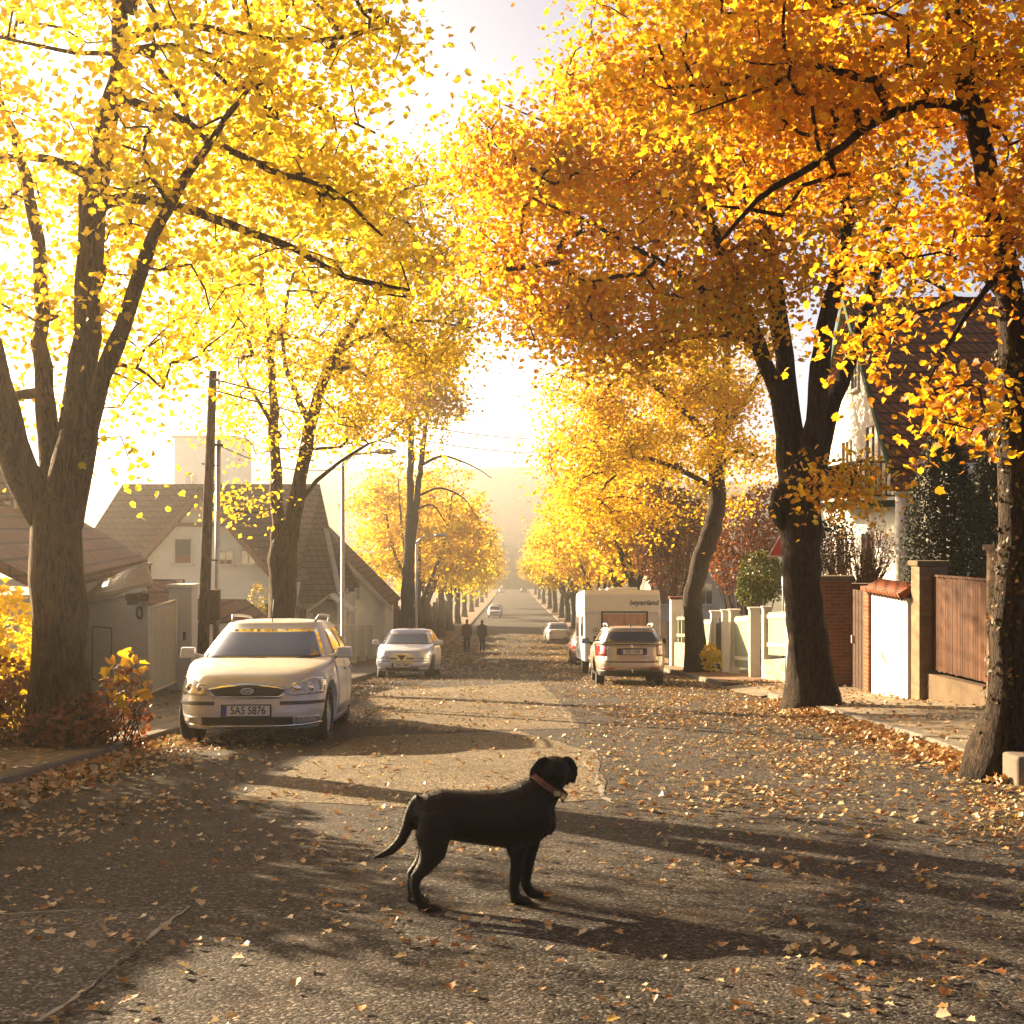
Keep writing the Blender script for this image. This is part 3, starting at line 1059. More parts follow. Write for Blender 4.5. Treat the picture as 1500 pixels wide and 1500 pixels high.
# --- near leaning ivy-clad tree on the caravan's side
d = 11.8
b = Vector((4.24, d, gz(d) + .02))
R1 = [
    [(b, .25), PR(1475, 1040, d, .17), PR(1484, 930, d, .17), PR(1492, 800, d, .165), PR(1490, 680, d, .19), PR(1486, 600, d, .2), PR(1484, 540, d, .15)],
    [PR(1486, 560, d, .15), PR(1480, 460, d, .115), PR(1462, 340, d + .1, .11), PR(1440, 240, d + .15, .10), PR(1422, 150, d + .2, .095), PR(1404, 70, d + .2, .08), PR(1390, -40, d + .3, .07), PR(1380, -200, d + .3, .04)],
    [PR(1428, 165, d + .2, .05), PR(1380, 152, d + .1, .042), PR(1320, 160, d, .04), PR(1265, 190, d - .1, .038), PR(1205, 235, d - .3, .034), PR(1140, 275, d - .4, .028), PR(1108, 292, d - .5, .022), PR(1050, 360, d - .7, .012)],
    [PR(1490, 600, d, .09), PR(1520, 480, d - .2, .07), PR(1545, 330, d - .4, .05), PR(1560, 150, d - .6, .03)],
    [PR(1405, 75, d + .2, .04), PR(1330, 30, d + .5, .03), PR(1240, 10, d + .9, .024), PR(1150, 20, d + 1.2, .014)],
    [PR(1470, 400, d, .035), PR(1430, 440, d - .3, .025), PR(1390, 500, d - .5, .016), PR(1360, 560, d - .7, .008)],
    [PR(1478, 470, d, .03), PR(1440, 400, d + .5, .02), PR(1390, 380, d + .9, .012)],
]
e4 = [E(1290, 70, 12, 1.35, .85, 1.8), E(1120, 190, 12.2, .95, .75, 1.4), E(1430, 260, 12.2, .6, .9, 1.2), E(1370, 550, 11.3, .5, .3, .6, 1.8), E(1345, 490, 11.6, .6, .3, .6, 2.2), E(1430, 470, 11.8, .35, .5, .5, 1.8), E(1300, 300, 12.5, .8, .6, 1.0), E(1330, -230, 12, 2.6, 1.0, 2.2, .6), E(1010, 100, 12.8, .9, .7, 1.1),
      E(1400, 625, 11.0, .28, .18, .3, 5), E(1540, 100, 11.6, .8, 1.6, 1.5, .7)]
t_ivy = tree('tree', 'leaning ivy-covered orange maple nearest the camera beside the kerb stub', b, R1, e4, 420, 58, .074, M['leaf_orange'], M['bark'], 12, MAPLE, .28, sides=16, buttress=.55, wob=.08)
# ivy on its trunk: leaves hugging the bole
rng = np.random.default_rng(44)
iv, nv_ = [], []
bole = smooth_path([(Vector(p), r) for p, r in R1[0]])
for _ in range(1100):
    q, r_ = bole[rng.integers(1, len(bole))]
    an = rng.uniform(0, 2 * math.pi)
    dr = np.array((math.cos(an), math.sin(an), .25))
    iv.append(np.array(tuple(q)) + dr * (r_ + rng.uniform(.0, .05)) + np.array((0, 0, rng.uniform(-.12, .12))) - np.array(tuple(b)))
    nv_.append(dr)
link('ivy', leaves('ivy', np.array(iv), rng.uniform(.025, .06, len(iv)), rng.random(len(iv)) * .9, M['ivy_leaf'], KITE, rng=rng, normals=np.array(nv_)), t_ivy)

# --- big four-stemmed tree
d = 22.3
b = Vector((4.9, d, gz(d) + .02))
R2 = [
    [(b, .40), PR(1184, 960, d, .34), PR(1176, 860, d, .31), PR(1172, 780, d, .325), PR(1170, 715, d, .33), PR(1172, 675, d, .27), PR(1173, 648, d, .13)],
    [PR(1160, 720, d, .22), PR(1146, 610, d, .15), PR(1120, 530, d - .1, .13), PR(1096, 470, d - .3, .115), PR(1070, 400, d - .6, .09), PR(1030, 300, d - 1.0, .06), PR(980, 190, d - 1.5, .03)],
    [PR(1166, 715, d, .22), PR(1158, 600, d + .2, .165), PR(1146, 500, d + .4, .155), PR(1134, 420, d + .5, .14), PR(1128, 370, d + .6, .12), PR(1115, 260, d + .9, .09), PR(1100, 130, d + 1.2, .05), PR(1090, 0, d + 1.4, .03)],
    [PR(1180, 720, d, .22), PR(1196, 590, d - .3, .165), PR(1208, 490, d - .5, .15), PR(1222, 420, d - .6, .13), PR(1238, 350, d - .8, .10), PR(1255, 240, d - 1.1, .07), PR(1265, 110, d - 1.4, .04)],
    [PR(1188, 715, d, .2), PR(1215, 610, d + .2, .135), PR(1248, 520, d + .4, .12), PR(1270, 440, d + .5, .11), PR(1290, 370, d + .6, .085), PR(1320, 270, d + .9, .055), PR(1360, 160, d + 1.2, .03)],
    [PR(1230, 405, d - .6, .07), PR(1260, 388, d - .7, .06), PR(1310, 390, d - .9, .05), PR(1370, 415, d - 1.2, .03), PR(1420, 450, d - 1.4, .015)],
    [PR(1100, 480, d - .3, .07), PR(1040, 430, d - 1.0, .055), PR(960, 380, d - 1.8, .04), PR(870, 330, d - 2.6, .028), PR(780, 290, d - 3.2, .014)],
    [PR(1112, 505, d - .1, .05), PR(1060, 490, d + .5, .04), PR(980, 500, d + 1.0, .03), PR(900, 520, d + 1.3, .015)],
    [PR(1076, 410, d - .6, .06), PR(1010, 320, d - .2, .045), PR(920, 250, d + .4, .035), PR(820, 190, d + .8, .02), PR(730, 150, d + 1.1, .01)],
    [PR(1160, 705, d, .1), PR(1144, 722, d - .12, .14), PR(1138, 738, d - .18, .14), PR(1138, 752, d - .17, .12), PR(1150, 775, d - .05, .06)],
    [PR(1188, 715, d - .2, .05), PR(1210, 690, d - .6, .03), PR(1250, 690, d - .9, .02), PR(1275, 715, d - 1.1, .01)],
]
e5 = [E(900, 330, 21.6, 2.5, 2.3, 2.8), E(1090, 230, 22, 2.5, 2.3, 2.8), E(760, 260, 20.8, 1.05, 1.4, 1.8), E(850, 440, 21.2, 1.0, .9, 1.8), E(1290, 360, 22.6, 1.1, 1.4, 1.8), E(1020, 70, 22, 2.4, 1.2, 2.8), E(1215, 705, 21.4, .45, .36, .5, 26),
      E(1010, 480, 21.8, 1.5, .7, 2.0), E(1300, 130, 22.6, 1.8, 1.6, 2.4, .7), E(1050, -180, 22.2, 3.2, 1.6, 3.0, .5), E(700, 230, 20.6, .4, .6, .8)]
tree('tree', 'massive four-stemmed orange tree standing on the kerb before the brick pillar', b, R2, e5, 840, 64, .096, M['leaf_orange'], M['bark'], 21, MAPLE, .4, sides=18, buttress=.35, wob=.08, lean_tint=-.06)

# --- tree beside the beige estate
d = 40.9
b = Vector((5.6, d, gz(d) + .08))
R3 = [
    [(b, .38), PR(1018, 940, d, .31), PR(1016, 880, d, .29), PR(1024, 830, d, .27), PR(1040, 785, d, .28), PR(1050, 735, d, .26), PR(1049, 680, d, .25), PR(1055, 620, d, .22), PR(1062, 560, d + .2, .15), PR(1066, 490, d + .3, .08)],
    [PR(1052, 660, d, .14), PR(1010, 610, d - .8, .1), PR(950, 560, d - 1.6, .07), PR(880, 530, d - 2.4, .035)],
    [PR(1054, 640, d, .13), PR(1100, 570, d + .5, .09), PR(1140, 500, d + .8, .05)],
    [PR(1046, 715, d, .1), PR(1000, 690, d - .7, .07), PR(940, 670, d - 1.4, .05), PR(880, 680, d - 2.0, .025)],
    [PR(1052, 690, d, .1), PR(1080, 660, d - .5, .06), PR(1110, 670, d - .9, .03)],
    [PR(1060, 590, d + .1, .1), PR(1020, 520, d - .5, .07), PR(960, 470, d - 1, .03)],
]
e6 = [E(960, 600, 40.4, 2.4, 1.9, 2.8), E(1080, 660, 40.6, 1.2, 1.2, 1.8), E(1040, 530, 40.8, 2.2, 1.4, 2.4), E(870, 680, 38.8, 1.4, 1.6, 1.9), E(930, 760, 38.8, 1.1, .8, 1.4), E(1060, 760, 41.8, .7, .7, .8), E(850, 590, 39, 1.0, 1.0, 1.4)]
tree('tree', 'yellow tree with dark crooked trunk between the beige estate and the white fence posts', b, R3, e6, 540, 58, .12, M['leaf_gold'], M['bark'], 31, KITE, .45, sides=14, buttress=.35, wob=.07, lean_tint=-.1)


# --- the rows further down: three generic trees, copied
def generic(seed, mat, h=11.5, rad=4.3, name='tree', bark='bark'):
    rng_ = random.Random(seed)
    z0 = 0
    f = 2.6 + rng_.random()
    limbs = [[(Vector((0, 0, 0)), .36), (Vector((rng_.uniform(-.1, .1), 0, 1.4)), .29), (Vector((rng_.uniform(-.2, .2), rng_.uniform(-.2, .2), f)), .3)]]
    for k in range(4):
        a = k * 1.57 + rng_.random()
        rr = rad * rng_.uniform(.35, .6)
        limbs.append([(Vector((0, 0, f - .2)), .17), (Vector((math.cos(a) * rr * .35, math.sin(a) * rr * .35, f + 1.6)), .13), (Vector((math.cos(a) * rr * .75, math.sin(a) * rr * .75, f + 4)), .09), (Vector((math.cos(a) * rr, math.sin(a) * rr, h * .85)), .03)])
    ells = [((0, 0, h * .66), (rad * .9, rad * .9, h * .33), 1)]
    for k in range(5):
        a = k * 1.256 + rng_.random()
        ells.append(((math.cos(a) * rad * .6, math.sin(a) * rad * .6, h * rng_.uniform(.42, .72)), (rad * .45, rad * .45, h * .16), 1.4))
    return tree(name, '', Vector((0, 0, 0)), limbs, ells, 260, 42, .24, mat, M[bark], seed, KITE, .5, sides=10, buttress=.3, lean_tint=-.14)


protos = [generic(101, M['leaf_gold']), generic(102, M['leaf_gold'], 12.5, 4.6), generic(103, M['leaf_yellow'], 12, 4.4, bark='bark_pale'), generic(104, M['leaf_orange'], 11.5, 4.4)]
ORD = ['first', 'second', 'third', 'fourth', 'fifth', 'sixth', 'seventh', 'eighth', 'ninth', 'tenth', 'eleventh', 'twelfth', 'thirteenth', 'fourteenth']
used = set()


def row(spots, side, group):
    for i, (x, y, k, sc, rz) in enumerate(spots):
        o = protos[k] if k not in used else copy_tree(protos[k])
        used.add(k)
        o.location = (x, y, gz(y) + .08)
        o.rotation_euler = (0, 0, rz)
        o.scale = (sc, sc, sc)
        o['group'] = group
        o['label'] = side % ORD[i]


row([(5.45, 60.5, 0, .95, .3), (5.5, 70.5, 3, .95, 2.1), (5.5, 86, 1, .9, 4.0), (5.7, 104, 3, .95, 1.2), (5.6, 122, 0, 1.0, 3.3), (5.7, 140, 1, .9, .7), (5.6, 154, 0, .95, 5.1), (5.6, 178, 2, 1.0, 2.6), (5.7, 205, 1, .95, 1.9), (5.6, 240, 0, 1, .2), (5.7, 285, 1, .95, 3.0), (5.8, 340, 0, 1, 4.4)],
    '%s golden street tree past the caravan, counting down its side of the road', 'street trees beyond the caravan')
row([(-5.2, 76, 1, .9, 1.0), (-5.4, 88, 0, .92, 2.4), (-5.3, 102, 2, .88, 3.9), (-5.4, 118, 1, .95, 5.5), (-5.4, 136, 0, .95, .9), (-5.5, 158, 1, .95, 2.0), (-5.4, 182, 2, .95, 4.2), (-5.5, 212, 0, .95, 3.1), (-5.5, 250, 1, 1, 5.0), (-5.6, 300, 0, .95, .4)],
    '%s amber street tree past the walking pair, counting down their side of the road', 'street trees beyond the walking pair')


# unseen trees added behind the photographer to screen sky light off the foreground
for i, (x, y, k, rz) in enumerate(((-5.3, -1.8, 1, .8), (4.7, -1.2, 3, 2.2), (-5.2, -12.5, 0, 4.1), (4.5, -11.5, 1, 5.3))):
    o = copy_tree(protos[k])
    o.location = (x, y, gz(y) + .1)
    o.rotation_euler = (0, 0, rz)
    o.scale = (1.05, 1.05, 1.05)
    o['group'] = 'unseen trees added to screen the sky'
    o['label'] = 'unseen street tree added behind the photographer to screen sky light'

# ------------------------------------------------------------------ shrubs, hedges
def bush(name, label, base, ells, n, lsize, mat, bark='bark', seed=1, stems=7, cat='shrub', template=KITE, stem_r=.018, ntwig=0, up=.3, group=None):
    rng = np.random.default_rng(seed)
    base = Vector(base)
    root = thing(name, label, cat, tuple(base), group=group)
    w = MB()
    tg = fill(ells, stems + ntwig, rng, .4)
    for k, t in enumerate(tg):
        t = Vector(t)
        a = base + Vector((rng.normal() * .12, rng.normal() * .12, 0))
        a.x = lerp(a.x, t.x, .45)
        a.y = lerp(a.y, t.y, .45)
        mid = (a + t) / 2 + Vector((rng.normal() * .12, rng.normal() * .12, .15))
        r0 = stem_r * (1 if k < stems else .5)
        w.tube([a, lerp(a, mid, .6), mid, lerp(mid, t, .5) + Vector((rng.normal() * .05, rng.normal() * .05, 0)), t], [r0, r0 * .85, r0 * .7, r0 * .5, r0 * .25], 5, cap=False)
    w.build('stem', M[bark], root, world=True)
    A = fill(ells, n, rng, .45)
    ti = np.clip(.5 * rng.random(len(A)) + .5 * (np.sin(A[:, 0] * 4) * np.sin(A[:, 1] * 4 + A[:, 2] * 5) * .5 + .5), 0, 1)
    link('foliage', leaves('foliage', A - np.array(tuple(base)), lsize * rng.uniform(.6, 1.3, len(A)), ti, mat, template, up, rng), root)
    return root


def G(x, y, h=0.0):
    return (x, y, gz(y) + h)


# hedge that runs out of the frame, in front of the house with the dormer
hedge = []
for k in range(5):
    y = 9.9 + k * .95
    hh = (2.5, 2.9, 3.0, 2.8, 2.5)[k] / 2  # unseen stretch, its heights shaped to keep the near road in shade
    hedge.append((G(-6.15 - .05 * math.sin(k * 2.1), y, hh), (.7 + .08 * math.sin(k * 1.7), .75, hh)))
for x, y, hh in ((-5.95, 14.6, .95), (-5.85, 15.5, .95), (-6.6, 15.6, .9)):
    hedge.append((G(x, y, hh), (.52, .6, hh)))
bush('hedge', 'yellow-green hedge beside the thick forked tree at the picture edge', G(-6.05, 9), hedge, 22000, .1, M['leaf_yellow'], 'bark', 61, 60, 'hedge', KITE)
# undergrowth at the foot of the forked tree
bush('shrub', 'rust-red undergrowth with yellow sprigs round the foot of the forked tree', G(-4.75, 14.2, .1), [(G(-5.25, 14.2, .4), (.55, .5, .42)), (G(-4.45, 14.0, .32), (.42, .42, .33)), (G(-4.15, 14.6, .42), (.3, .35, .5)), (G(-4.9, 13.65, .25), (.7, .25, .24)), (G(-5.3, 14.3, .75), (.3, .3, .3))],
     1700, .07, M['leaf_russet'], 'wood', 62, 40, ntwig=60, stem_r=.008, template=MAPLE)
bush('sapling', 'thin sapling with large yellow leaves beside the forked trunk', G(-4.1, 14.5, .1), [(G(-4.1, 14.5, .75), (.26, .26, .34))], 48, .12, M['leaf_gold'], 'bark', 63, 12, template=MAPLE, stem_r=.008)
# behind the fences, caravan side
bush('shrub', 'bare reddish-brown bush behind the red brick pillar', P(1262, 860, 33), [(tuple(P(1255, 815, 33)), (.95, .8, .75)), (tuple(P(1285, 800, 33.5)), (.5, .6, .7))], 900, .06, M['leaf_russet'], 'wood', 64, 60, ntwig=220, stem_r=.012)
bush('shrub', 'dark spruce-green bush against the white house behind the brick pillar', P(1222, 860, 34), [(tuple(P(1222, 800, 34)), (.55, .6, .75)), (tuple(P(1225, 760, 34)), (.25, .3, .45))], 2200, .07, M['leaf_dark'], 'bark', 65, 14)
bush('shrub', 'russet bush spilling above the white fence beside the crooked trunk', P(1090, 900, 45), [(tuple(P(1085, 800, 45)), (1.3, 1.2, 1.7)), (tuple(P(1120, 760, 46)), (.9, .9, 1.3))], 4200, .13, M['leaf_russet'], 'wood', 66, 40, ntwig=60)
bush('shrub', 'olive-green bush hanging over the white fence near the triangular sign', P(1110, 900, 37.5), [(tuple(P(1112, 845, 37.2)), (.62, .7, .75)), (tuple(P(1135, 850, 36.8)), (.42, .5, .6)), (tuple(P(1095, 865, 37)), (.35, .4, .45))], 3200, .085, M['leaf_green'], 'bark', 67, 18)
bush('shrub', 'large dark red bush behind the caravan and tall gatepost', P(985, 880, 56), [(tuple(P(985, 790, 56)), (1.8, 1.6, 2.2)), (tuple(P(960, 760, 57)), (1.2, 1.2, 1.6))], 4200, .16, M['leaf_russet'], 'wood', 68, 40, ntwig=60)
bush('shrub', 'yellow-leaved low sprout at the foot of the crooked trunk', G(5.75, 40.2, .1), [(G(5.85, 40.0, .55), (.32, .3, .42))], 130, .14, M['leaf_yellow'], 'bark', 69, 9, template=MAPLE, stem_r=.01)
bush('shrub', 'pale feathery bush beside the second tree behind the front estate car', G(-6.9, 37.5), [(G(-7.0, 37.5, 1.2), (.7, .7, .95)), (G(-7.0, 37.5, 2.1), (.3, .3, .6))], 2600, .085, M['grass_mat'], 'bark', 70, 25)
bush('shrub', 'shrubbery on the brown-roofed house wall under the twin-stemmed tree', G(-8.2, 62), [(G(-8.2, 62, 1.6), (1.6, 1.4, 1.7)), (G(-7.2, 66, 1.4), (1.2, 1.6, 1.5))], 4200, .16, M['leaf_gold'], 'bark', 71, 25)

# conifer columns
def conifer(label, base, h, r, seed, mat, cat='conifer'):
    rng = np.random.default_rng(seed)
    base = Vector(base)
    root = thing('cypress', label, cat, tuple(base))
    MB().tube([base, base + Vector((0, 0, h * .9))], [.09, .02], 7).build('trunk', M['bark'], root, world=True)
    n = 26000
    t = rng.random(n) ** 1.15
    prof = np.interp(t, [0, .12, .45, .75, .93, 1], [.72, .95, 1.0, .72, .32, .05])
    an = rng.uniform(0, 2 * np.pi, n)
    lump = 1 + .13 * np.sin(3 * an + 7 * t) + .09 * np.sin(7 * an - 13 * t)
    rr = r * prof * lump * (rng.random(n) ** .3)
    A = np.stack([np.cos(an) * rr, np.sin(an) * rr, t * h + rng.normal(size=n) * .05], 1)
    nr = np.stack([np.cos(an), np.sin(an), np.full(n, .2)], 1) + rng.normal(size=(n, 3)) * .5
    link('crown', leaves('crown', A, rng.uniform(.035, .085, n), rng.random(n), mat, KITE, rng=rng, normals=nr), root)


conifer('tall dark cypress behind the wooden board gate', P(1383, 1010, 27.5), 5.4, .86, 81, M['leaf_dark'])
conifer('slimmer dark cypress half hidden by the ivy-covered trunk', P(1448, 1000, 29.5), 5.0, .8, 82, M['leaf_dark'])
# ------------------------------------------------------------------ buildings
def slab(mb, a, b, c, d_, t, mi=0):
    """four roof corners (outer face), given thickness downwards along the normal"""
    a, b, c, d_ = map(Vector, (a, b, c, d_))
    n = (b - a).cross(d_ - a).normalized()
    if n.z < 0:
        n = -n
    lo = [p - n * t for p in (a, b, c, d_)]
    return mb.hexa(lo + [a, b, c, d_], mi)


def window(parent, c, w, h, face, mats=('white_paint', 'window'), bars=1, sill=True, cur=None, dep=.06):
    """a framed window on a wall; face is the outward direction: (0,-1) or (1,0) or (-1,0)"""
    fx, fy = face
    tx, ty = -fy, fx
    c = Vector(c)
    fr = MB()
    def bx(u, z, su, sz, off, th):
        p = c + Vector((tx * u + fx * off, ty * u + fy * off, z))
        fr_.box(p, (abs(tx) * su + abs(fx) * th, abs(ty) * su + abs(fy) * th, sz))
    fr_ = fr
    b = .06
    bx(0, h / 2 - b / 2, w, b, .02, dep)
    bx(0, -h / 2 + b / 2, w, b, .02, dep)
    for s_ in (-1, 1):
        bx(s_ * (w / 2 - b / 2), 0, b, h - 2 * b, .02, dep)
    for k in range(bars):
        bx(-w / 2 + (k + 1) * w / (bars + 1), 0, .04, h - 2 * b, .018, dep * .7)
    wo = fr.build('window', M[mats[0]], parent, world=True)
    gl = MB()
    fr_ = gl
    bx(0, 0, w - 2 * b, h - 2 * b, -.01, .03)
    gl.build('pane', M[mats[1]], wo, off_parent(parent)) if False else _child(gl, 'pane', mats[1], wo, parent)
    if cur:
        cu = MB()
        fr_ = cu
        bx(0, -h * .3, w - 2 * b, h * .28, .012, .02)
        _child(cu, 'plants', cur, wo, parent)
    if sill:
        si = MB()
        fr_ = si
        bx(0, -h / 2 - .03, w + .14, .05, .07, .16)
        _child(si, 'sill', mats[0], wo, parent)
    return wo


def off_parent(p):
    return False


def _child(mb, name, mat, part, root):
    me = mb.mesh(name, M[mat] if isinstance(mat, str) else mat, Vector(root['_base']))
    return link(name, me, part)


def wall_poly(mb, poly, vec, mi=0):
    mb.prism(poly, vec, mi)


# --- gabled white house behind the utility pole
h1 = thing('house', 'white gabled house with brown roof behind the wooden utility pole', 'house', G(-11.4, 50))
mb = MB()
g0 = gz(52) - .3
mb.prism([(-13.25, 47.9, g0), (-8.4, 47.9, g0), (-8.4, 47.9, -1.62), (-10.85, 47.9, 1.16), (-13.25, 47.9, -1.55)], (0, 6.6, 0))
mb.box((-12.0, 54.3, (g0 - 1.3) / 2), (6.0, 5.0, -1.3 - g0))
mb.build('wall', M['plaster'], h1, world=True)
mb = MB()
slab(mb, (-15.75, 48.9, -1.2), (-7.6, 48.9, -1.2), (-7.6, 54, 1.78), (-15.4, 54, 1.78), .14)
slab(mb, (-15.4, 54.01, 1.78), (-7.6, 54.01, 1.78), (-7.6, 59, -1.3), (-15.4, 59, -1.3), .14)
slab(mb, (-10.85, 47.45, 1.45), (-10.85, 53.8, 1.45), (-13.8, 53.8, -1.85), (-13.8, 47.45, -1.85), .13)
slab(mb, (-10.846, 47.45, 1.45), (-7.95, 47.45, -1.9), (-7.95, 53.8, -1.9), (-10.846, 53.8, 1.45), .13)
rf = mb.build('roof', M['tile_brown'], h1, world=True)
for a, b in (((-10.85, 1.38), (-13.78, -1.9)), ((-10.84, 1.38), (-7.97, -1.95))):
    mb = MB()
    mb.prism([(a[0], 47.38, a[1]), (b[0], 47.38, b[1]), (b[0], 47.38, b[1] - .26), (a[0], 47.38, a[1] - .3)], (0, .06, 0))
    mb.build('bargeboard', M['trim'], h1, world=True)
mb = MB()
mb.box((-10.85, 47.82, .15), (2.0, .15, .13))
mb.build('collar_beam', M['trim'], h1, world=True)
window(h1, (-11.53, 47.88, -.77), .68, .95, (0, -1), bars=0, cur='flower')
window(h1, (-10.05, 47.88, -.98), .58, .6, (0, -1), bars=1, cur='flower')
window(h1, (-9.25, 47.88, -.98), .58, .6, (0, -1), bars=1)

# --- house with hipped brown roof and dormer, behind the near trunk
h0 = thing('house', 'house with hipped brown roof and white dormer window behind the forked trunk', 'house', G(-10, 27))
ev = [Vector((-7.5, 24.3, -.76)), Vector((-9.25, 34.7, -.76))]
rg = [Vector((-10.9, 22.0, 1.5)), Vector((-11.9, 30.5, 1.5))]
mb = MB()
slab(mb, ev[0] + Vector((.9, -5, 0)), ev[1], rg[1], rg[0] + Vector((.7, -5, 0)), .15)
slab(mb, ev[1] + Vector((-.01, .01, 0)), Vector((-14.6, 34.0, -.76)), rg[1] + Vector((-.3, 0, 0)), rg[1] + Vector((0, .02, 0)), .15)
mb.build('roof', M['tile_brown'], h0, world=True)
mb = MB()
mb.prism([(-7.65, 24.4, -4), (-9.35, 34.4, -4), (-14.5, 33.6, -4), (-12.2, 19.5, -4), (-6.9, 19.7, -4)], (0, 0, 3.05))
mb.build('wall', M['plaster_cream'], h0, world=True)
mb = MB()
mb.tube([ev[0] + Vector((.85, -5, -.12)), lerp(ev[0], ev[1], .5) + Vector((.05, 0, -.12)), ev[1] + Vector((.06, 0, -.12))], .06, 8)
mb.tube([ev[1] + Vector((.06, -.1, -.14)), ev[1] + Vector((.06, -.1, -.4)), ev[1] + Vector((-.12, -.2, -.6)), Vector((-9.28, 34.3, -3.8))], .045, 8)
mb.build('gutter', M['concrete'], h0, world=True)
dm = MB()
dm.prism([(-9.55, 25.75, -.45), (-9.55, 27.15, -.45), (-9.55, 27.15, .7), (-9.55, 26.45, 1.15), (-9.55, 25.75, .7)], (-1.8, 0, 0))
dmo = dm.build('dormer', M['plaster_cream'], h0, world=True)
dr = MB()
slab(dr, (-9.35, 25.5, .58), (-11.2, 25.5, .58), (-11.2, 26.45, 1.26), (-9.35, 26.45, 1.26), .07)
slab(dr, (-9.35, 26.452, 1.26), (-11.2, 26.452, 1.26), (-11.2, 27.4, .58), (-9.35, 27.4, .58), .07)
_child(dr, 'dormer_roof', 'tile_brown', dmo, h0)
window(h0, (-9.53, 26.45, .1), .9, .95, (1, 0), bars=1)

mb = MB()  # out-of-view wall, added only to throw shade on the near road
mb.hexa([(-7.2, 8.6, gz(8.6) - .2), (-6.95, 8.6, gz(8.6) - .2), (-6.95, 14.2, gz(14.2) - .2), (-7.2, 14.2, gz(14.2) - .2), (-7.2, 8.6, gz(8.6) + 2.9), (-6.95, 8.6, gz(8.6) + 2.9), (-6.95, 14.2, gz(14.2) + 2.9), (-7.2, 14.2, gz(14.2) + 2.9)])
solo('garden_wall', mb, M['plaster_cream'], 'unseen high wall added behind the hedge to shade the near road', 'wall')

# --- white garage wall with sheet roof
ga = thing('garage', 'low white garage with pale ribbed roof beside the barred metal gate', 'garage', G(-6.9, 24))
A, B = Vector((-6.22, 23.3, 0)), Vector((-8.15, 25.0, 0))
mb = MB()
gA, gB = gz(23.3) - .1, gz(25) - .1
dp = Vector((-.55, 2.3, 0))
mb.hexa([(A.x, A.y, gA), (A.x - .8, A.y + 2.35, gA), (B.x, B.y + 2.3, gB), (B.x, B.y, gB), (A.x, A.y, -.98), (A.x - .8, A.y + 2.35, -.88), (B.x, B.y + 2.3, -1.28), (B.x, B.y, -1.42)][::1])
mb.build('wall', M['plaster'], ga, world=True)
mb = MB()
nrib = 9
a0, b0 = Vector((A.x + .1, A.y - .12, -.94)), Vector((B.x - .1, B.y - .12, -1.40))
a1, b1 = Vector((A.x - .7, A.y + 2.5, -.66)), Vector((B.x - .1, B.y + 2.5, -1.1))
slab(mb, a0, b0, b1, a1, .07)
for k in range(nrib):
    t = (k + .5) / nrib
    p, q = lerp(a0, a1, t), lerp(b0, b1, t)
    mb.tube([p + Vector((0, 0, .02)), q + Vector((0, 0, .02))], .045, 6)
mb.build('roof', M['sheet_roof'], ga, world=True)
mb = MB()
nrm = Vector((-(B - A).y, (B - A).x, 0)).normalized()
if nrm.y > 0:
    nrm = -nrm
u = (B - A).normalized()
def gpt(t, z, o=.012):
    p = lerp(A, B, t) + nrm * o
    return Vector((p.x, p.y, z))
for t0, t1, za, zb_ in ((.42, .66, -2.7, -1.75),):
    for (ta, tb, z1, z2) in ((t0, t0 + .008, za, zb_), (t1, t1 + .008, za, zb_), (t0, t1, zb_, zb_ + .018), (t0, t1, za, za + .018)):
        mb.prism([gpt(ta, z1, .0), gpt(tb, z1, .0), gpt(tb, z2, .0), gpt(ta, z2, .0)], nrm * .012)
mb.build('hatch', M['concrete'], ga, world=True)
mb = MB()
for z1, z2 in ((-1.05, -.99),):
    mb.prism([gpt(0, z1, 0), gpt(1, z1 - .42, 0), gpt(1, z2 - .42, 0), gpt(0, z2, 0)], nrm * .05)
mb.build('cornice', M['plaster'], ga, world=True)
mb = MB()
pc = gpt(.07, -1.43, .04)
mb.tube([pc + u * (.085 * math.cos(i * .5236)) + Vector((0, 0, .1 * math.sin(i * .5236))) for i in range(13)], .018, 6)
mb.build('vent_ring', M['iron'], ga, world=True)
mb = MB()
mb.box(gpt(.05, -1.16, .12), (.34, .24, .12), math.atan2(u.y, u.x))
mb.box(gpt(.12, -1.2, .08), (.07, .2, .2), math.atan2(u.y, u.x))
mb.build('bracket', M['wood_dark'], ga, world=True)

# --- barred metal gate
gt = thing('metal_gate', 'pale metal gate of thin upright bars beside the white garage', 'gate', G(-6.4, 25, .1))
mb = MB()
g1, g2 = Vector((-6.33, 23.75, 0)), Vector((-6.52, 26.45, 0))
for z in (-1.38, -2.86):
    mb.tube([Vector((g1.x, g1.y, z)), Vector((g2.x, g2.y, z - (.1 if z < -2 else 0)))], .028, 6)
for t in (0, 1):
    p = lerp(g1, g2, t)
    mb.tube([Vector((p.x, p.y, -3.05)), Vector((p.x, p.y, -1.34))], .035, 6)
mb.build('gate_frame', M['cream_paint'], gt, world=True)
mb = MB()
for k in range(1, 24):
    p = lerp(g1, g2, k / 24)
    mb.box((p.x, p.y, -2.15), (.02, .045, 1.5))
mb.build('bars', M['cream_paint'], gt, world=True)
mb = MB()
mb.box((-6.28, 26.2, -2.05), (.05, .1, .16))
mb.build('handle', M['iron'], gt, world=True)
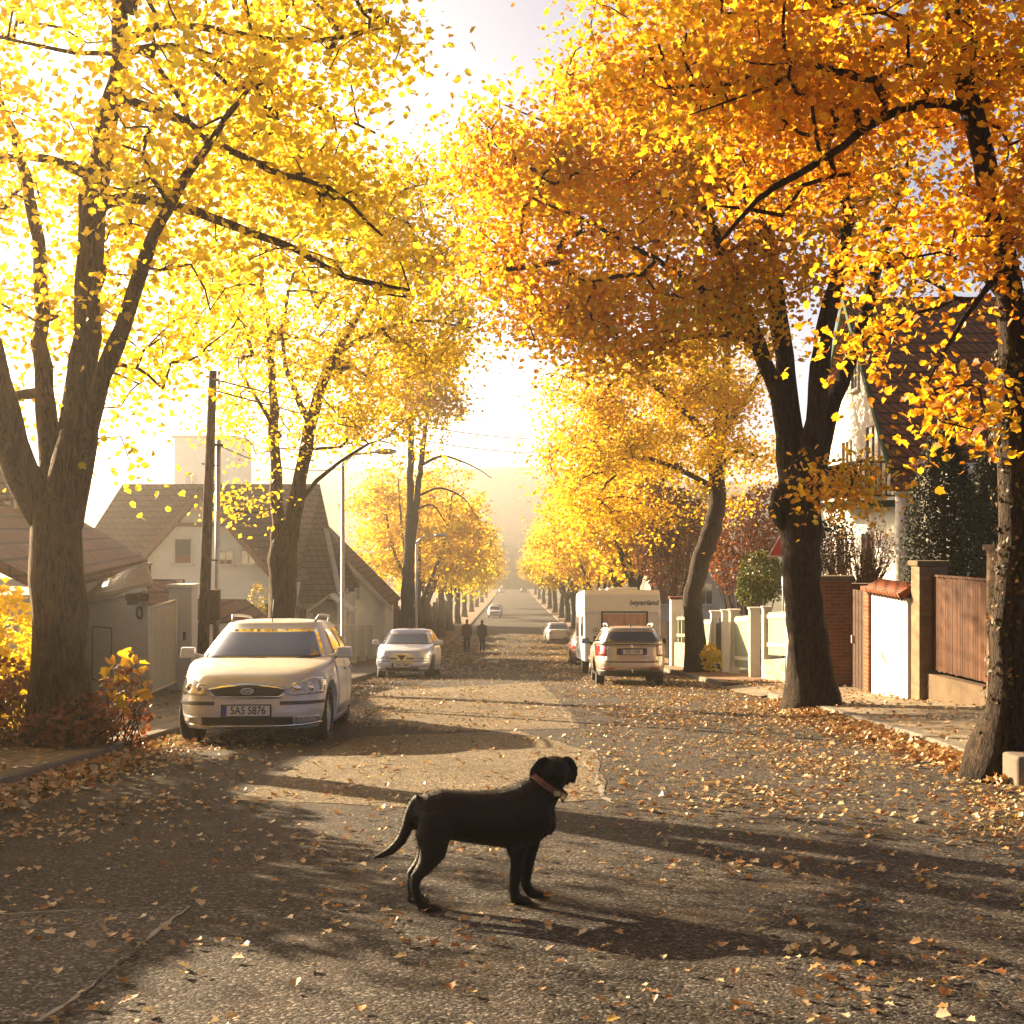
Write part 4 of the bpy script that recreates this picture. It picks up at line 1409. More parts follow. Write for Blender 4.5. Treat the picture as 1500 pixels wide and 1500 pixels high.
# brown shed seen over the gate
sh = thing('shed', 'small brown shed roof seen over the barred metal gate', 'shed', G(-8.0, 28.2))
mb = MB()
mb.box((-8.0, 28.4, -2.6), (1.6, 1.6, 2.0))
mb.build('wall', M['plaster_cream'], sh, world=True)
mb = MB()
slab(mb, (-8.95, 27.4, -1.62), (-7.05, 27.4, -1.62), (-7.05, 29.4, -1.08), (-8.95, 29.4, -1.08), .1)
mb.build('roof', M['tile_brown'], sh, world=True)

# --- gate pillar and tile-capped wall beyond
pi = thing('gate_pillar', 'white rendered pillar between the barred gate and the utility pole', 'pillar', G(-6.5, 27))
mb = MB()
mb.box((-6.49, 26.95, -2.2), (.46, .5, 2.1))
mb.build('shaft', M['plaster'], pi, world=True, bevel=.015)
mb = MB()
mb.box((-6.49, 26.95, -1.115), (.54, .58, .07))
mb.build('cap', M['plaster'], pi, world=True, bevel=.01)
mb = MB()
mb.box((-6.21, 27.4, -2.3), (.1, .22, 2.0))
solo('gatepost', mb, M['brick'], 'narrow brick-red post beside the white rendered pillar', 'post')
tw = thing('garden_wall', 'white garden wall with brown tiled cap behind the silver estate', 'wall', G(-6.6, 32))
mb = MB()
mb.hexa([(-6.45, 28.2, -4.0), (-6.45, 35.5, -4.2), (-6.75, 35.5, -4.2), (-6.75, 28.2, -4.0), (-6.45, 28.2, -1.95), (-6.45, 35.5, -2.35), (-6.75, 35.5, -2.35), (-6.75, 28.2, -1.95)])
mb.build('wall', M['plaster'], tw, world=True)
mb = MB()
for k in range(22):
    t0, t1 = k / 22, (k + .96) / 22
    p0, p1 = lerp(Vector((-6.3, 28.1, -1.93)), Vector((-6.3, 35.6, -2.33)), t0), lerp(Vector((-6.3, 28.1, -1.93)), Vector((-6.3, 35.6, -2.33)), t1)
    slab(mb, p0, p1, p1 + Vector((-.62, 0, .5)), p0 + Vector((-.62, 0, .5)), .05)
mb.build('tile_cap', M['tile_brown'], tw, world=True)
pk = thing('picket_fence', 'short dark picket fence between the tiled wall and the second tree', 'fence', G(-6.5, 38))
mb = MB()
for k in range(17):
    t = k / 16
    mb.box((-6.45 + .25 * t, lerp(36.0, 41, t), gz(lerp(36, 41, t)) + 1.5), (.03, .09, 1.15))
mb.build('pickets', M['wood_dark'], pk, world=True)
mb = MB()
mb.hexa([(-6.55, 35.9, gz(35.9)), (-6.2, 41.1, gz(41.1)), (-6.5, 41.1, gz(41.1)), (-6.8, 35.9, gz(35.9)), (-6.55, 35.9, gz(35.9) + .95), (-6.2, 41.1, gz(41.1) + .95), (-6.5, 41.1, gz(41.1) + .95), (-6.8, 35.9, gz(35.9) + .95)])
mb.build('base_wall', M['plaster_cream'], pk, world=True)

# --- post-and-panel fence behind the pale blue hatchback
fe = thing('panel_fence', 'low fence of pale posts and upright slats behind the pale blue hatchback', 'fence', G(-6.1, 50))
ds = [42, 45, 48, 51, 54, 57]
for k, y in enumerate(ds):
    mb = MB()
    mb.box((-6.0 + .02 * k, y, gz(y) + .75), (.26, .26, 1.5))
    mb.box((-6.0 + .02 * k, y, gz(y) + 1.53), (.34, .34, .07))
    mb.build('post', M['cream_paint'], fe, world=True)
for k in range(len(ds) - 1):
    mb = MB()
    for q in range(9):
        y = lerp(ds[k] + .25, ds[k + 1] - .25, q / 8)
        mb.box((-6.0, y, gz(y) + .85), (.03, .13, 1.0))
    for hh in (.5, 1.2):
        y0, y1 = ds[k] + .14, ds[k + 1] - .14
        mb.hexa([(-6.05, y0, gz(y0) + hh), (-6.02, y0, gz(y0) + hh), (-6.02, y1, gz(y1) + hh), (-6.05, y1, gz(y1) + hh), (-6.05, y0, gz(y0) + hh + .07), (-6.02, y0, gz(y0) + hh + .07), (-6.02, y1, gz(y1) + hh + .07), (-6.05, y1, gz(y1) + hh + .07)])
    mb.build('slat_panel', M['cream_paint'], fe, world=True)
# dark board fence further down
bf = thing('board_fence', 'long dark brown board fence running past the walking pair', 'fence', G(-6.4, 85))
for k in range(14):
    y0, y1 = 62 + k * 5, 62 + k * 5 + 4.84
    mb = MB()
    z0, z1 = gz(y0), gz(y1)
    hh = 2.3 + .3 * (k % 3)
    mb.hexa([(-6.5, y0, z0), (-6.4, y0, z0), (-6.4, y1, z1), (-6.5, y1, z1), (-6.5, y0, z0 + hh), (-6.4, y0, z0 + hh), (-6.4, y1, z1 + hh), (-6.5, y1, z1 + hh)])
    mb.build('board_panel', M['wood_dark'], bf, world=True)
    mb = MB()
    mb.box((-6.4, y1 + .08, gz(y1) + 1.25), (.16, .13, 2.5))
    mb.build('post', M['wood_dark'], bf, world=True)

# --- brown-roofed house with skylights
h2 = thing('house', 'brown-roofed house with roof skylights and white gable beyond the fence', 'house', G(-9, 57))
mb = MB()
slab(mb, (-12.4, 53.6, -2.75), (-6.75, 53.6, -2.75), (-7.9, 57.2, .5), (-12.2, 57.2, .5), .16)
slab(mb, (-12.2, 57.21, .5), (-7.9, 57.21, .5), (-6.75, 60.5, -2.5), (-12.4, 60.5, -2.5), .16)
# gabled wing further back
slab(mb, (-9.0, 60.6, .3), (-9.0, 66, .3), (-5.35, 66, -3.35), (-5.35, 60.6, -3.35), .16)
rf2 = mb.build('roof', M['tile_brown'], h2, world=True)
sk = MB()
for x0 in (-9.75, -9.0):
    q = lambda x, t: Vector((x, lerp(53.6, 57.2, t), lerp(-2.75, .5, t))) + Vector((0, -.73, .68)) * .05
    slab(sk, q(x0, .52), q(x0 + .55, .52), q(x0 + .55, .7), q(x0, .7), .06)
_child(sk, 'skylight', 'chrome', rf2, h2)
mb = MB()
mb.prism([(-9.0, 61, gz(61)), (-5.7, 61, gz(61)), (-5.7, 61, -3.2), (-9.0, 61, .05)], (0, 4.6, 0))
mb.box((-9.4, 57, (gz(57) - 2.8) / 2 - .05), (5.0, 6.2, -2.8 - gz(57) + .2))
mb.build('wall', M['plaster_cream'], h2, world=True)
mb = MB()
mb.prism([(-7.98, 57.15, .48), (-6.8, 53.5, -2.8), (-6.6, 53.5, -2.8), (-7.78, 57.15, .48)], (0, 0, .06))
mb.build('bargeboard', M['cream_paint'], h2, world=True)
mb = MB()
mb.prism([(-9.0, 60.5, .28), (-5.3, 60.5, -3.45), (-5.3, 60.5, -3.7), (-9.0, 60.5, .02)], (0, .1, 0))
mb.build('bargeboard', M['cream_paint'], h2, world=True)
po = MB()
slab(po, (-7.9, 52.2, -3.15), (-7.0, 52.2, -2.5), (-7.0, 53.9, -2.5), (-7.9, 53.9, -3.15), .08)
slab(po, (-6.996, 52.2, -2.5), (-6.1, 52.2, -3.15), (-6.1, 53.9, -3.15), (-6.996, 53.9, -2.5), .08)
po.build('porch', M['cream_paint'], h2, world=True)
for x in (-7.75, -6.25):
    mb = MB()
    mb.box((x, 52.4, (gz(52.4) - 3.2) / 2), (.18, .18, -3.2 - gz(52.4)))
    mb.build('porch_post', M['cream_paint'], h2, world=True)
window(h2, (-8.5, 53.88, -3.55), .9, .9, (0, -1), bars=1)
window(h2, (-7.35, 60.97, -2.6), .8, 1.0, (0, -1), bars=1)

# --- big pale block far behind, in the haze
hb = thing('apartment_block', 'pale flat-roofed block in the haze above the gabled roof', 'building', (-33.8, 150, gz(150)))
mb = MB()
mb.box((-33.8, 155, -1), (6.6, 10, 22))
mb.build('wall', M['plaster'], hb, world=True)
mb = MB()
mb.box((-33.8, 155, 10.15), (7.1, 10.6, .3))
mb.build('roof', M['concrete'], hb, world=True)
for k in range(2):
    for q in range(4):
        window(hb, (-35.2 + k * 2.8, 149.98, -5.5 + q * 3.6), 1.3, 1.4, (0, -1), bars=1, sill=False)

# ------------------------------------------------------------------ caravan side: walls and gates
def pillar(label, c, w, top, mat, cap=M['concrete'], capw=.09, dep=None, group=None, name='brick_pillar'):
    dep = dep or w
    g = gz(c[1]) - .02
    r = thing(name, label, 'pillar', (c[0], c[1], g), group=group)
    mb = MB()
    mb.box((c[0], c[1], (g + top) / 2), (w, dep, top - g))
    mb.build('shaft', mat, r, world=True, bevel=.012)
    mb = MB()
    mb.box((c[0], c[1], top + .045), (w + capw, dep + capw, .09))
    mb.build('cap', cap, r, world=True, bevel=.012)
    return r


pillar('brick pillar between the lit white wall and the wooden board gate', (7.03, 23.0), .48, -.62, M['brick_pale'])
pillar('tall brick pillar at the far right end of the board gate beside the ivy trunk', (7.33, 20.25), .44, -.32, M['brick_pale'])
bg = thing('board_gate', 'brown wooden board panel between two brick pillars under the cypress', 'gate', (7.1, 21.6, gz(21.6)))
pA, pB = Vector((7.0, 22.74, 0)), Vector((7.3, 20.5, 0))
mb = MB()
n_ = 26
dv = (pB - pA).normalized()
rz_ = math.atan2(dv.y, dv.x)
for k in range(n_):
    p = lerp(pA, pB, (k + .5) / n_)
    mb.box((p.x, p.y, -1.57 + random.uniform(-.01, .01)), ((pB - pA).length / n_ - .006, .03 + random.uniform(0, .008), 1.54), rz_)
mb.build('boards', M['wood'], bg, world=True)
mb = MB()
pm = (pA + pB) / 2
nrm = Vector((dv.y, -dv.x, 0))
for z in (-1.0, -2.1):
    mb.box((pm.x + .04, pm.y, z), ((pB - pA).length, .05, .1), rz_)
mb.box((pm.x, pm.y, -.77), ((pB - pA).length, .07, .035), rz_)
mb.build('rail', M['wood'], bg, world=True)
mb = MB()
mb.box((pm.x, pm.y, -2.66), ((pB - pA).length - .01, .2, .52), rz_)
mb.build('plinth', M['concrete'], bg, world=True)
# lit white wall
ww = thing('garden_wall', 'sunlit white wall topped with red tiles next to the brick pillar', 'wall', (6.8, 24.4, gz(24.4)))
mb = MB()
mb.hexa([(6.74, 23.28, -3.05), (7.0, 23.28, -3.05), (7.0, 25.6, -3.2), (6.74, 25.6, -3.2), (6.74, 23.28, -1.18), (7.0, 23.28, -1.18), (7.0, 25.6, -1.16), (6.74, 25.6, -1.16)])
mb.build('wall', M['plaster'], ww, world=True)
mb = MB()
for k in range(13):
    y = 23.36 + k * .178
    mb.tube([Vector((6.62, y, -1.16)), Vector((6.87, y, -1.0)), Vector((7.12, y, -1.16))], .085, 8)
mb.build('tile_cap', M['tile'], ww, world=True)
pillar('slim brick pier with pale corner closing the lit white wall', (6.87, 25.82), .36, -1.17, M['brick'], cap=M['tile'])
dg = thing('plank_gate', 'dark plank garden gate between two brick piers', 'gate', (6.85, 27.0, gz(27)))
mb = MB()
for k in range(12):
    y = 26.06 + k * .117
    mb.box((6.85 + .006 * (k % 2), y, -2.18), (.03, .108, 1.95))
mb.build('planks', M['wood_dark'], dg, world=True)
mb = MB()
for z in (-1.4, -2.9):
    mb.box((6.9, 26.7, z), (.05, 1.4, .1))
mb.build('rail', M['wood_dark'], dg, world=True)
mb = MB()
mb.box((6.81, 27.3, -2.2), (.05, .05, .16))
mb.build('handle', M['steel'], dg, world=True)
pillar('red brick pillar standing right behind the four-stemmed tree', (6.95, 29.6), .68, -1.1, M['brick'], dep=.6)
mb = MB()
mb.box((7.6, 30.2, -2.35), (.7, .35, 2.3))
solo('garden_wall', mb, M['brick'], 'shaded brick wall stub behind the red brick pillar', 'wall')

# --- white post fence with green panels
wf = thing('panel_fence', 'white fence posts with sage green panels on a stone base', 'fence', (6.3, 38, gz(38)))
posts = [(6.5, 31.6), (6.38, 34.2), (6.3, 35.5), (6.25, 38.4), (6.2, 39.5), (6.16, 41.4), (5.95, 44.6)]
for k, (x, y) in enumerate(posts):
    mb = MB()
    g = gz(y)
    w_ = .26 if k not in (1,) else .2
    mb.box((x, y, g + .98), (w_, .26, 1.86))
    mb.box((x, y, g + 1.935), (w_ + .06, .32, .05))
    mb.build('post', M['white_paint'], wf, world=True)


def panel(a, b, z0, z1, mat, name='panel', rails=True, grille=False):
    (x0, y0), (x1, y1) = a, b
    mb = MB()
    L_ = math.hypot(x1 - x0, y1 - y0)
    rz = math.atan2(y1 - y0, x1 - x0)
    n = max(2, int(L_ / (.06 if grille else .13)))
    for k in range(n):
        t = (k + .5) / n
        x, y = lerp(x0, x1, t), lerp(y0, y1, t)
        mb.box((x, y, gz(y) + (z0 + z1) / 2), (L_ / n * (.35 if grille else .93), .025, z1 - z0), rz)
    mb.build(name, mat, wf, world=True)
    if rails:
        mb = MB()
        for h in (z0 + .2, z1 - .15):
            o = .04
            p = [Vector((x0 - o, y0, gz(y0) + h)), Vector((x1 - o, y1, gz(y1) + h))]
            mb.hexa([p[0], p[0] + Vector((.035, 0, 0)), p[1] + Vector((.035, 0, 0)), p[1], p[0] + Vector((0, 0, .1)), p[0] + Vector((.035, 0, .1)), p[1] + Vector((.035, 0, .1)), p[1] + Vector((0, 0, .1))])
        mb.build('rail', M['cream_paint'], wf, world=True)


def seg(i, j, s=.17):
    (x0, y0), (x1, y1) = posts[i], posts[j]
    L_ = math.hypot(x1 - x0, y1 - y0)
    return (lerp(x0, x1, s / L_), lerp(y0, y1, s / L_)), (lerp(x0, x1, 1 - s / L_), lerp(y0, y1, 1 - s / L_))


panel(*seg(0, 1), .75, 1.8, M['green_panel'])
panel(*seg(2, 3), .35, 1.75, M['green_panel'])
panel(*seg(4, 5), .2, 1.75, M['iron'], 'grille', False, True)
panel(*seg(5, 6), .6, 1.7, M['green_panel'])
for i, j in ((0, 1), (5, 6)):
    (x0, y0), (x1, y1) = seg(i, j)
    mb = MB()
    mb.hexa([(x0 - .14, y0, gz(y0) - .1), (x0 + .14, y0, gz(y0) - .1), (x1 + .14, y1, gz(y1) - .1), (x1 - .14, y1, gz(y1) - .1), (x0 - .14, y0, gz(y0) + .7), (x0 + .14, y0, gz(y0) + .7), (x1 + .14, y1, gz(y1) + .62), (x1 - .14, y1, gz(y1) + .62)])
    mb.build('stone_base', M['stone'], wf, world=True)
gp = pillar('tall pale gatepost beside the beige estate car', (5.75, 47.6), .46, gz(47.6) + 2.45, M['plaster'], cap=M['tile'], name='gatepost')
lf = thing('stone_wall', 'low stone wall with green rails between the tall gatepost and the crooked tree', 'wall', (5.85, 46, gz(46)))
mb = MB()
mb.hexa([(5.7, 45, gz(45)), (6.0, 45, gz(45)), (5.9, 47.3, gz(47.3)), (5.62, 47.3, gz(47.3)), (5.7, 45, gz(45) + .95), (6.0, 45, gz(45) + .95), (5.9, 47.3, gz(47.3) + .95), (5.62, 47.3, gz(47.3) + .95)])
mb.build('base', M['stone'], lf, world=True)
mb = MB()
for k in range(3):
    y = 45.2 + k * .95
    mb.box((5.8, y, gz(y) + 1.4), (.14, .14, .95))
for h in (1.15, 1.72):
    mb.hexa([(5.73, 45, gz(45) + h), (5.76, 45, gz(45) + h), (5.72, 47.3, gz(47.3) + h), (5.69, 47.3, gz(47.3) + h), (5.73, 45, gz(45) + h + .1), (5.76, 45, gz(45) + h + .1), (5.72, 47.3, gz(47.3) + h + .1), (5.69, 47.3, gz(47.3) + h + .1)])
mb.build('rails', M['green_panel'], lf, world=True)
# fence runs further down that side
ff = thing('board_fence', 'weathered brown fence behind the trees past the caravan', 'fence', (6.9, 85, gz(85)))
for k in range(13):
    y0, y1 = 52 + k * 7, 52 + k * 7 + 6.8
    mb = MB()
    z0, z1 = gz(y0), gz(y1)
    mb.hexa([(6.8, y0, z0), (6.9, y0, z0), (6.9, y1, z1), (6.8, y1, z1), (6.8, y0, z0 + 1.7), (6.9, y0, z0 + 1.7), (6.9, y1, z1 + 1.7), (6.8, y1, z1 + 1.7)])
    mb.build('board_panel', M['wood_dark'], ff, world=True)

# --- white house with steep red roof and balcony
hw = thing('house', 'white house with steep red tiled roof and dark balcony rail', 'house', (10.5, 38.8, gz(38.8)))
X0 = 9.8
g0 = gz(38.8) - .4
mb = MB()
mb.prism([(X0, 34.6, g0), (X0, 43.0, g0), (X0, 43.0, 2.0), (X0, 38.8, 6.25), (X0, 34.6, 2.0)], (6.4, 0, 0))
mb.build('wall', M['plaster'], hw, world=True)
mb = MB()
slab(mb, (X0 - .35, 34.1, 1.62), (X0 + 6.8, 34.1, 1.62), (X0 + 6.8, 38.8, 6.6), (X0 - .35, 38.8, 6.6), .16)
slab(mb, (X0 - .35, 38.81, 6.6), (X0 + 6.8, 38.81, 6.6), (X0 + 6.8, 43.5, 1.62), (X0 - .35, 43.5, 1.62), .16)
rfw = mb.build('roof', M['tile'], hw, world=True)
mb = MB()
for s_ in (-1, 1):
    mb.prism([(X0 - .42, 38.8, 6.62), (X0 - .42, 38.8 + s_ * 4.75, 1.6), (X0 - .42, 38.8 + s_ * 4.75, 1.38), (X0 - .42, 38.8, 6.38)], (.06, 0, 0))
mb.build('bargeboard', M['green_trim'], hw, world=True)
ba = MB()
ba.box((X0 - .52, 37.4, .66), (1.04, 5.2, .16))
bao = ba.build('balcony', M['green_trim'], hw, world=True)
rl = MB()
for z in (1.72, .86):
    rl.box((X0 - 1.0, 37.4, z), (.05, 5.2, .06))
    rl.box((X0 - .5, 34.84, z), (.94, .05, .06))
for k in range(40):
    rl.box((X0 - 1.0, 34.9 + k * .13, 1.28), (.022, .04, .82))
for k in range(7):
    rl.box((X0 - .9 + k * .13, 34.84, 1.28), (.04, .022, .82))
_child(rl, 'railing', 'wood_dark', bao, hw)
window(hw, (X0 - .012, 37.0, 1.85), 1.3, 2.0, (-1, 0), bars=1, sill=False)
window(hw, (X0 - .012, 39.9, 1.95), 1.0, 1.3, (-1, 0), bars=1)
window(hw, (X0 - .012, 37.6, -.72), 1.1, 1.3, (-1, 0), bars=1)
window(hw, (X0 - .012, 40.5, -.72), 1.1, 1.3, (-1, 0), bars=1)
window(hw, (X0 - .012, 38.9, 4.4), .8, .9, (-1, 0), bars=1)
cm = MB()
cm.tube([Vector((9.72, 34.0, g0)), Vector((9.72, 34.0, .86))], .17, 16)
cm.box((9.72, 34.0, .93), (.44, .44, .14))
cm.build('column', M['plaster'], hw, world=True)
mb = MB()
slab(mb, (9.3, 33.6, 1.0), (11.3, 33.6, 1.0), (11.3, 34.5, 1.75), (9.6, 34.5, 1.75), .09)
mb.build('porch_roof', M['tile'], hw, world=True)
mb = MB()
mb.box((10.35, 34.05, .93), (1.0, .3, .12))
mb.build('porch_beam', M['plaster'], hw, world=True)
# red-roofed annex behind the cypress
ax = thing('outbuilding', 'outbuilding with pale orange roof between the cypress and the ivy trunk', 'building', (11.0, 31.5, gz(31.5)))
mb = MB()
mb.box((11.2, 32, -1.3), (2.6, 2.2, 5.6))
mb.build('wall', M['plaster_cream'], ax, world=True)
mb = MB()
slab(mb, (9.7, 31.0, 1.55), (9.7, 33.4, 1.55), (11.2, 33.4, 2.6), (11.2, 31.0, 2.6), .12)
slab(mb, (11.204, 31.0, 2.6), (11.204, 33.4, 2.6), (12.8, 33.4, 1.55), (12.8, 31.0, 1.55), .12)
mb.build('roof', M['tile'], ax, world=True)
# pale house in the gap behind the caravan
hc = thing('house', 'pale house glimpsed between the tree trunks behind the caravan', 'house', (9.5, 74, gz(74)))
mb = MB()
mb.prism([(7.3, 72, gz(72)), (12.5, 72, gz(72)), (12.5, 72, -2.2), (9.9, 72, .6), (7.3, 72, -2.2)], (0, 8, 0))
mb.build('wall', M['plaster_cream'], hc, world=True)
mb = MB()
slab(mb, (9.9, 71.6, .85), (9.9, 80.4, .85), (6.9, 80.4, -2.35), (6.9, 71.6, -2.35), .14)
slab(mb, (9.904, 71.6, .85), (9.904, 80.4, .85), (12.9, 80.4, -2.35), (12.9, 71.6, -2.35), .14)
mb.build('roof', M['tile'], hc, world=True)
window(hc, (8.2, 71.98, -3.4), .8, 1.2, (0, -1), bars=1)
window(hc, (10.2, 71.98, -3.4), .8, 1.2, (0, -1), bars=1)

# ------------------------------------------------------------------ poles, sign, cables
up = thing('utility_pole', 'leaning brown wooden utility pole behind the silver estate', 'pole', G(-5.78, 25.5, .1))
mb = MB()
mb.tube([Vector((-5.80, 25.5, gz(25.5))), P(303, 780, 25.5), P(312, 543, 25.5)], [.115, .1, .075], 14)
mb.build('shaft', M['pole_wood'], up, world=True)
mb = MB()
for k in range(2):
    c = P(313, 556 + 14 * k, 25.5)
    mb.tube([c + Vector((.0, -.08, 0)), c + Vector((.12, -.1, 0)), c + Vector((.12, -.1, .09))], .018, 6)
    mb.ball(c + Vector((.12, -.1, .11)), (.03, .03, .045), 8, 6)
mb.build('insulator', M['white_paint'], up, world=True)
mp = thing('steel_pole', 'thin pale steel pole just right of the utility pole', 'pole', G(-5.62, 26.1, .1))
mb = MB()
mb.tube([Vector((-5.66, 26.1, gz(26.1))), P(320, 645, 26.1)], [.055, .045], 12)
mb.build('shaft', M['steel'], mp, world=True)
mb = MB()
c = P(320, 652, 26.1)
mb.box(c, (.16, .16, .05))
for z in (-.4, -2.2):
    mb.tube([c + Vector((.0, -.07, z)), c + Vector((-.2, -.5, z + .02))], .015, 6)
mb.build('bracket', M['iron'], mp, world=True)
jb = MB()
jb.box(P(314, 886, 25.95) + Vector((-.02, -.02, 0)), (.26, .16, .58))
jb.box(P(314, 886, 25.95) + Vector((-.02, -.11, 0)), (.2, .02, .48))
jb.tube([P(314, 905, 25.95), P(314, 990, 25.95)], .03, 8)
solo('junction_box', jb, M['concrete'], 'grey junction box mounted between the wooden and steel poles', 'meter box', bevel=.01)


def lamp(label, x, y, h, arm):
    r = thing('street_lamp', label, 'street lamp', G(x, y, .1))
    mb = MB()
    z = gz(y)
    mb.tube([Vector((x, y, z)), Vector((x, y, z + 1.2)), Vector((x, y, z + 1.22)), Vector((x, y, z + h))], [.075, .075, .055, .042], 12)
    mb.build('shaft', M['steel'], r, world=True)
    mb = MB()
    mb.tube([Vector((x, y, z + h)), Vector((x + arm * .3, y, z + h + .22)), Vector((x + arm, y, z + h + .3))], .03, 8)
    mb.build('arm', M['steel'], r, world=True)
    mb = MB()
    mb.ball((x + arm * 1.2, y, z + h + .3), (.3, .13, .08), 12, 8)
    mb.build('lamp_head', M['steel'], r, world=True)


lamp('pale street lamp pole between the two parked cars facing uphill', -4.3, 34.7, 5.6, .9)
lamp('distant thin street lamp beside the twin-stemmed tree', -4.2, 60, 5.2, .9)


def cable(label, pts, r=.012, sag=.6):
    mb = MB()
    out = []
    for a, b in zip(pts, pts[1:]):
        for k in range(16):
            t = k / 16
            out.append(lerp(a, b, t) - Vector((0, 0, sag * 4 * t * (1 - t))))
    out.append(pts[-1])
    mb.tube(out, r, 5)
    solo('overhead_cable', mb, M['cable'], label, 'cable')


cable('overhead cable running from the utility pole down across the street', [P(314, 556, 25.5), P(905, 628, 92)], .016, .9)
cable('lower overhead cable running from the utility pole across the street', [P(314, 572, 25.5), P(905, 640, 92)], .016, 1.1)
cable('thin cable crossing the white sky from the twin-stemmed tree', [P(606, 562, 59), P(1060, 500, 41)], .012, .5)
cable('thin cable slung from the steel pole to the lamp post', [P(320, 652, 26.1), Vector((-4.3, 34.7, gz(34.7) + 5.5))], .011, .25)

# triangular sign
ts = thing('road_sign', 'red triangular road sign on a steel post behind the big trunk', 'road sign', ((1147.5 - 750) / F * 35.9, 35.9, gz(35.9)))
cx = (1147.5 - 750) / F * 35.9
mb = MB()
mb.tube([Vector((cx, 35.9, gz(35.9))), P(1147.5, 789, 35.9)], .035, 10)
mb.build('post', M['steel'], ts, world=True)
mb = MB()
tri = lambda s, o, y: [P(1147.5, 799, 35.9) + Vector((s * math.cos(a), y, s * math.sin(a) - o)) for a in (R(90), R(210), R(330))]
mb.prism(tri(.50, .05, -.06), (0, .015, 0))
so = mb.build('sign_plate', M['white_paint'], ts, world=True)
mb = MB()
mb.prism(tri(.435, .05, -.066), (0, .006, 0))
_child(mb, 'sign_face', 'red_enamel', so, ts)
# concrete stub at the edge
mb = MB()
mb.box((4.30, 11.35, gz(11.35) + .12), (.34, .3, .3), .1)
solo('concrete_stub', mb, M['kerb'], 'pale concrete block at the foot of the ivy-covered trunk', 'kerb block', bevel=.025)
# ------------------------------------------------------------------ cars: front is -Y, wheels on z = 0
def sgnpow(v, p):
    return math.copysign(abs(v) ** p, v)


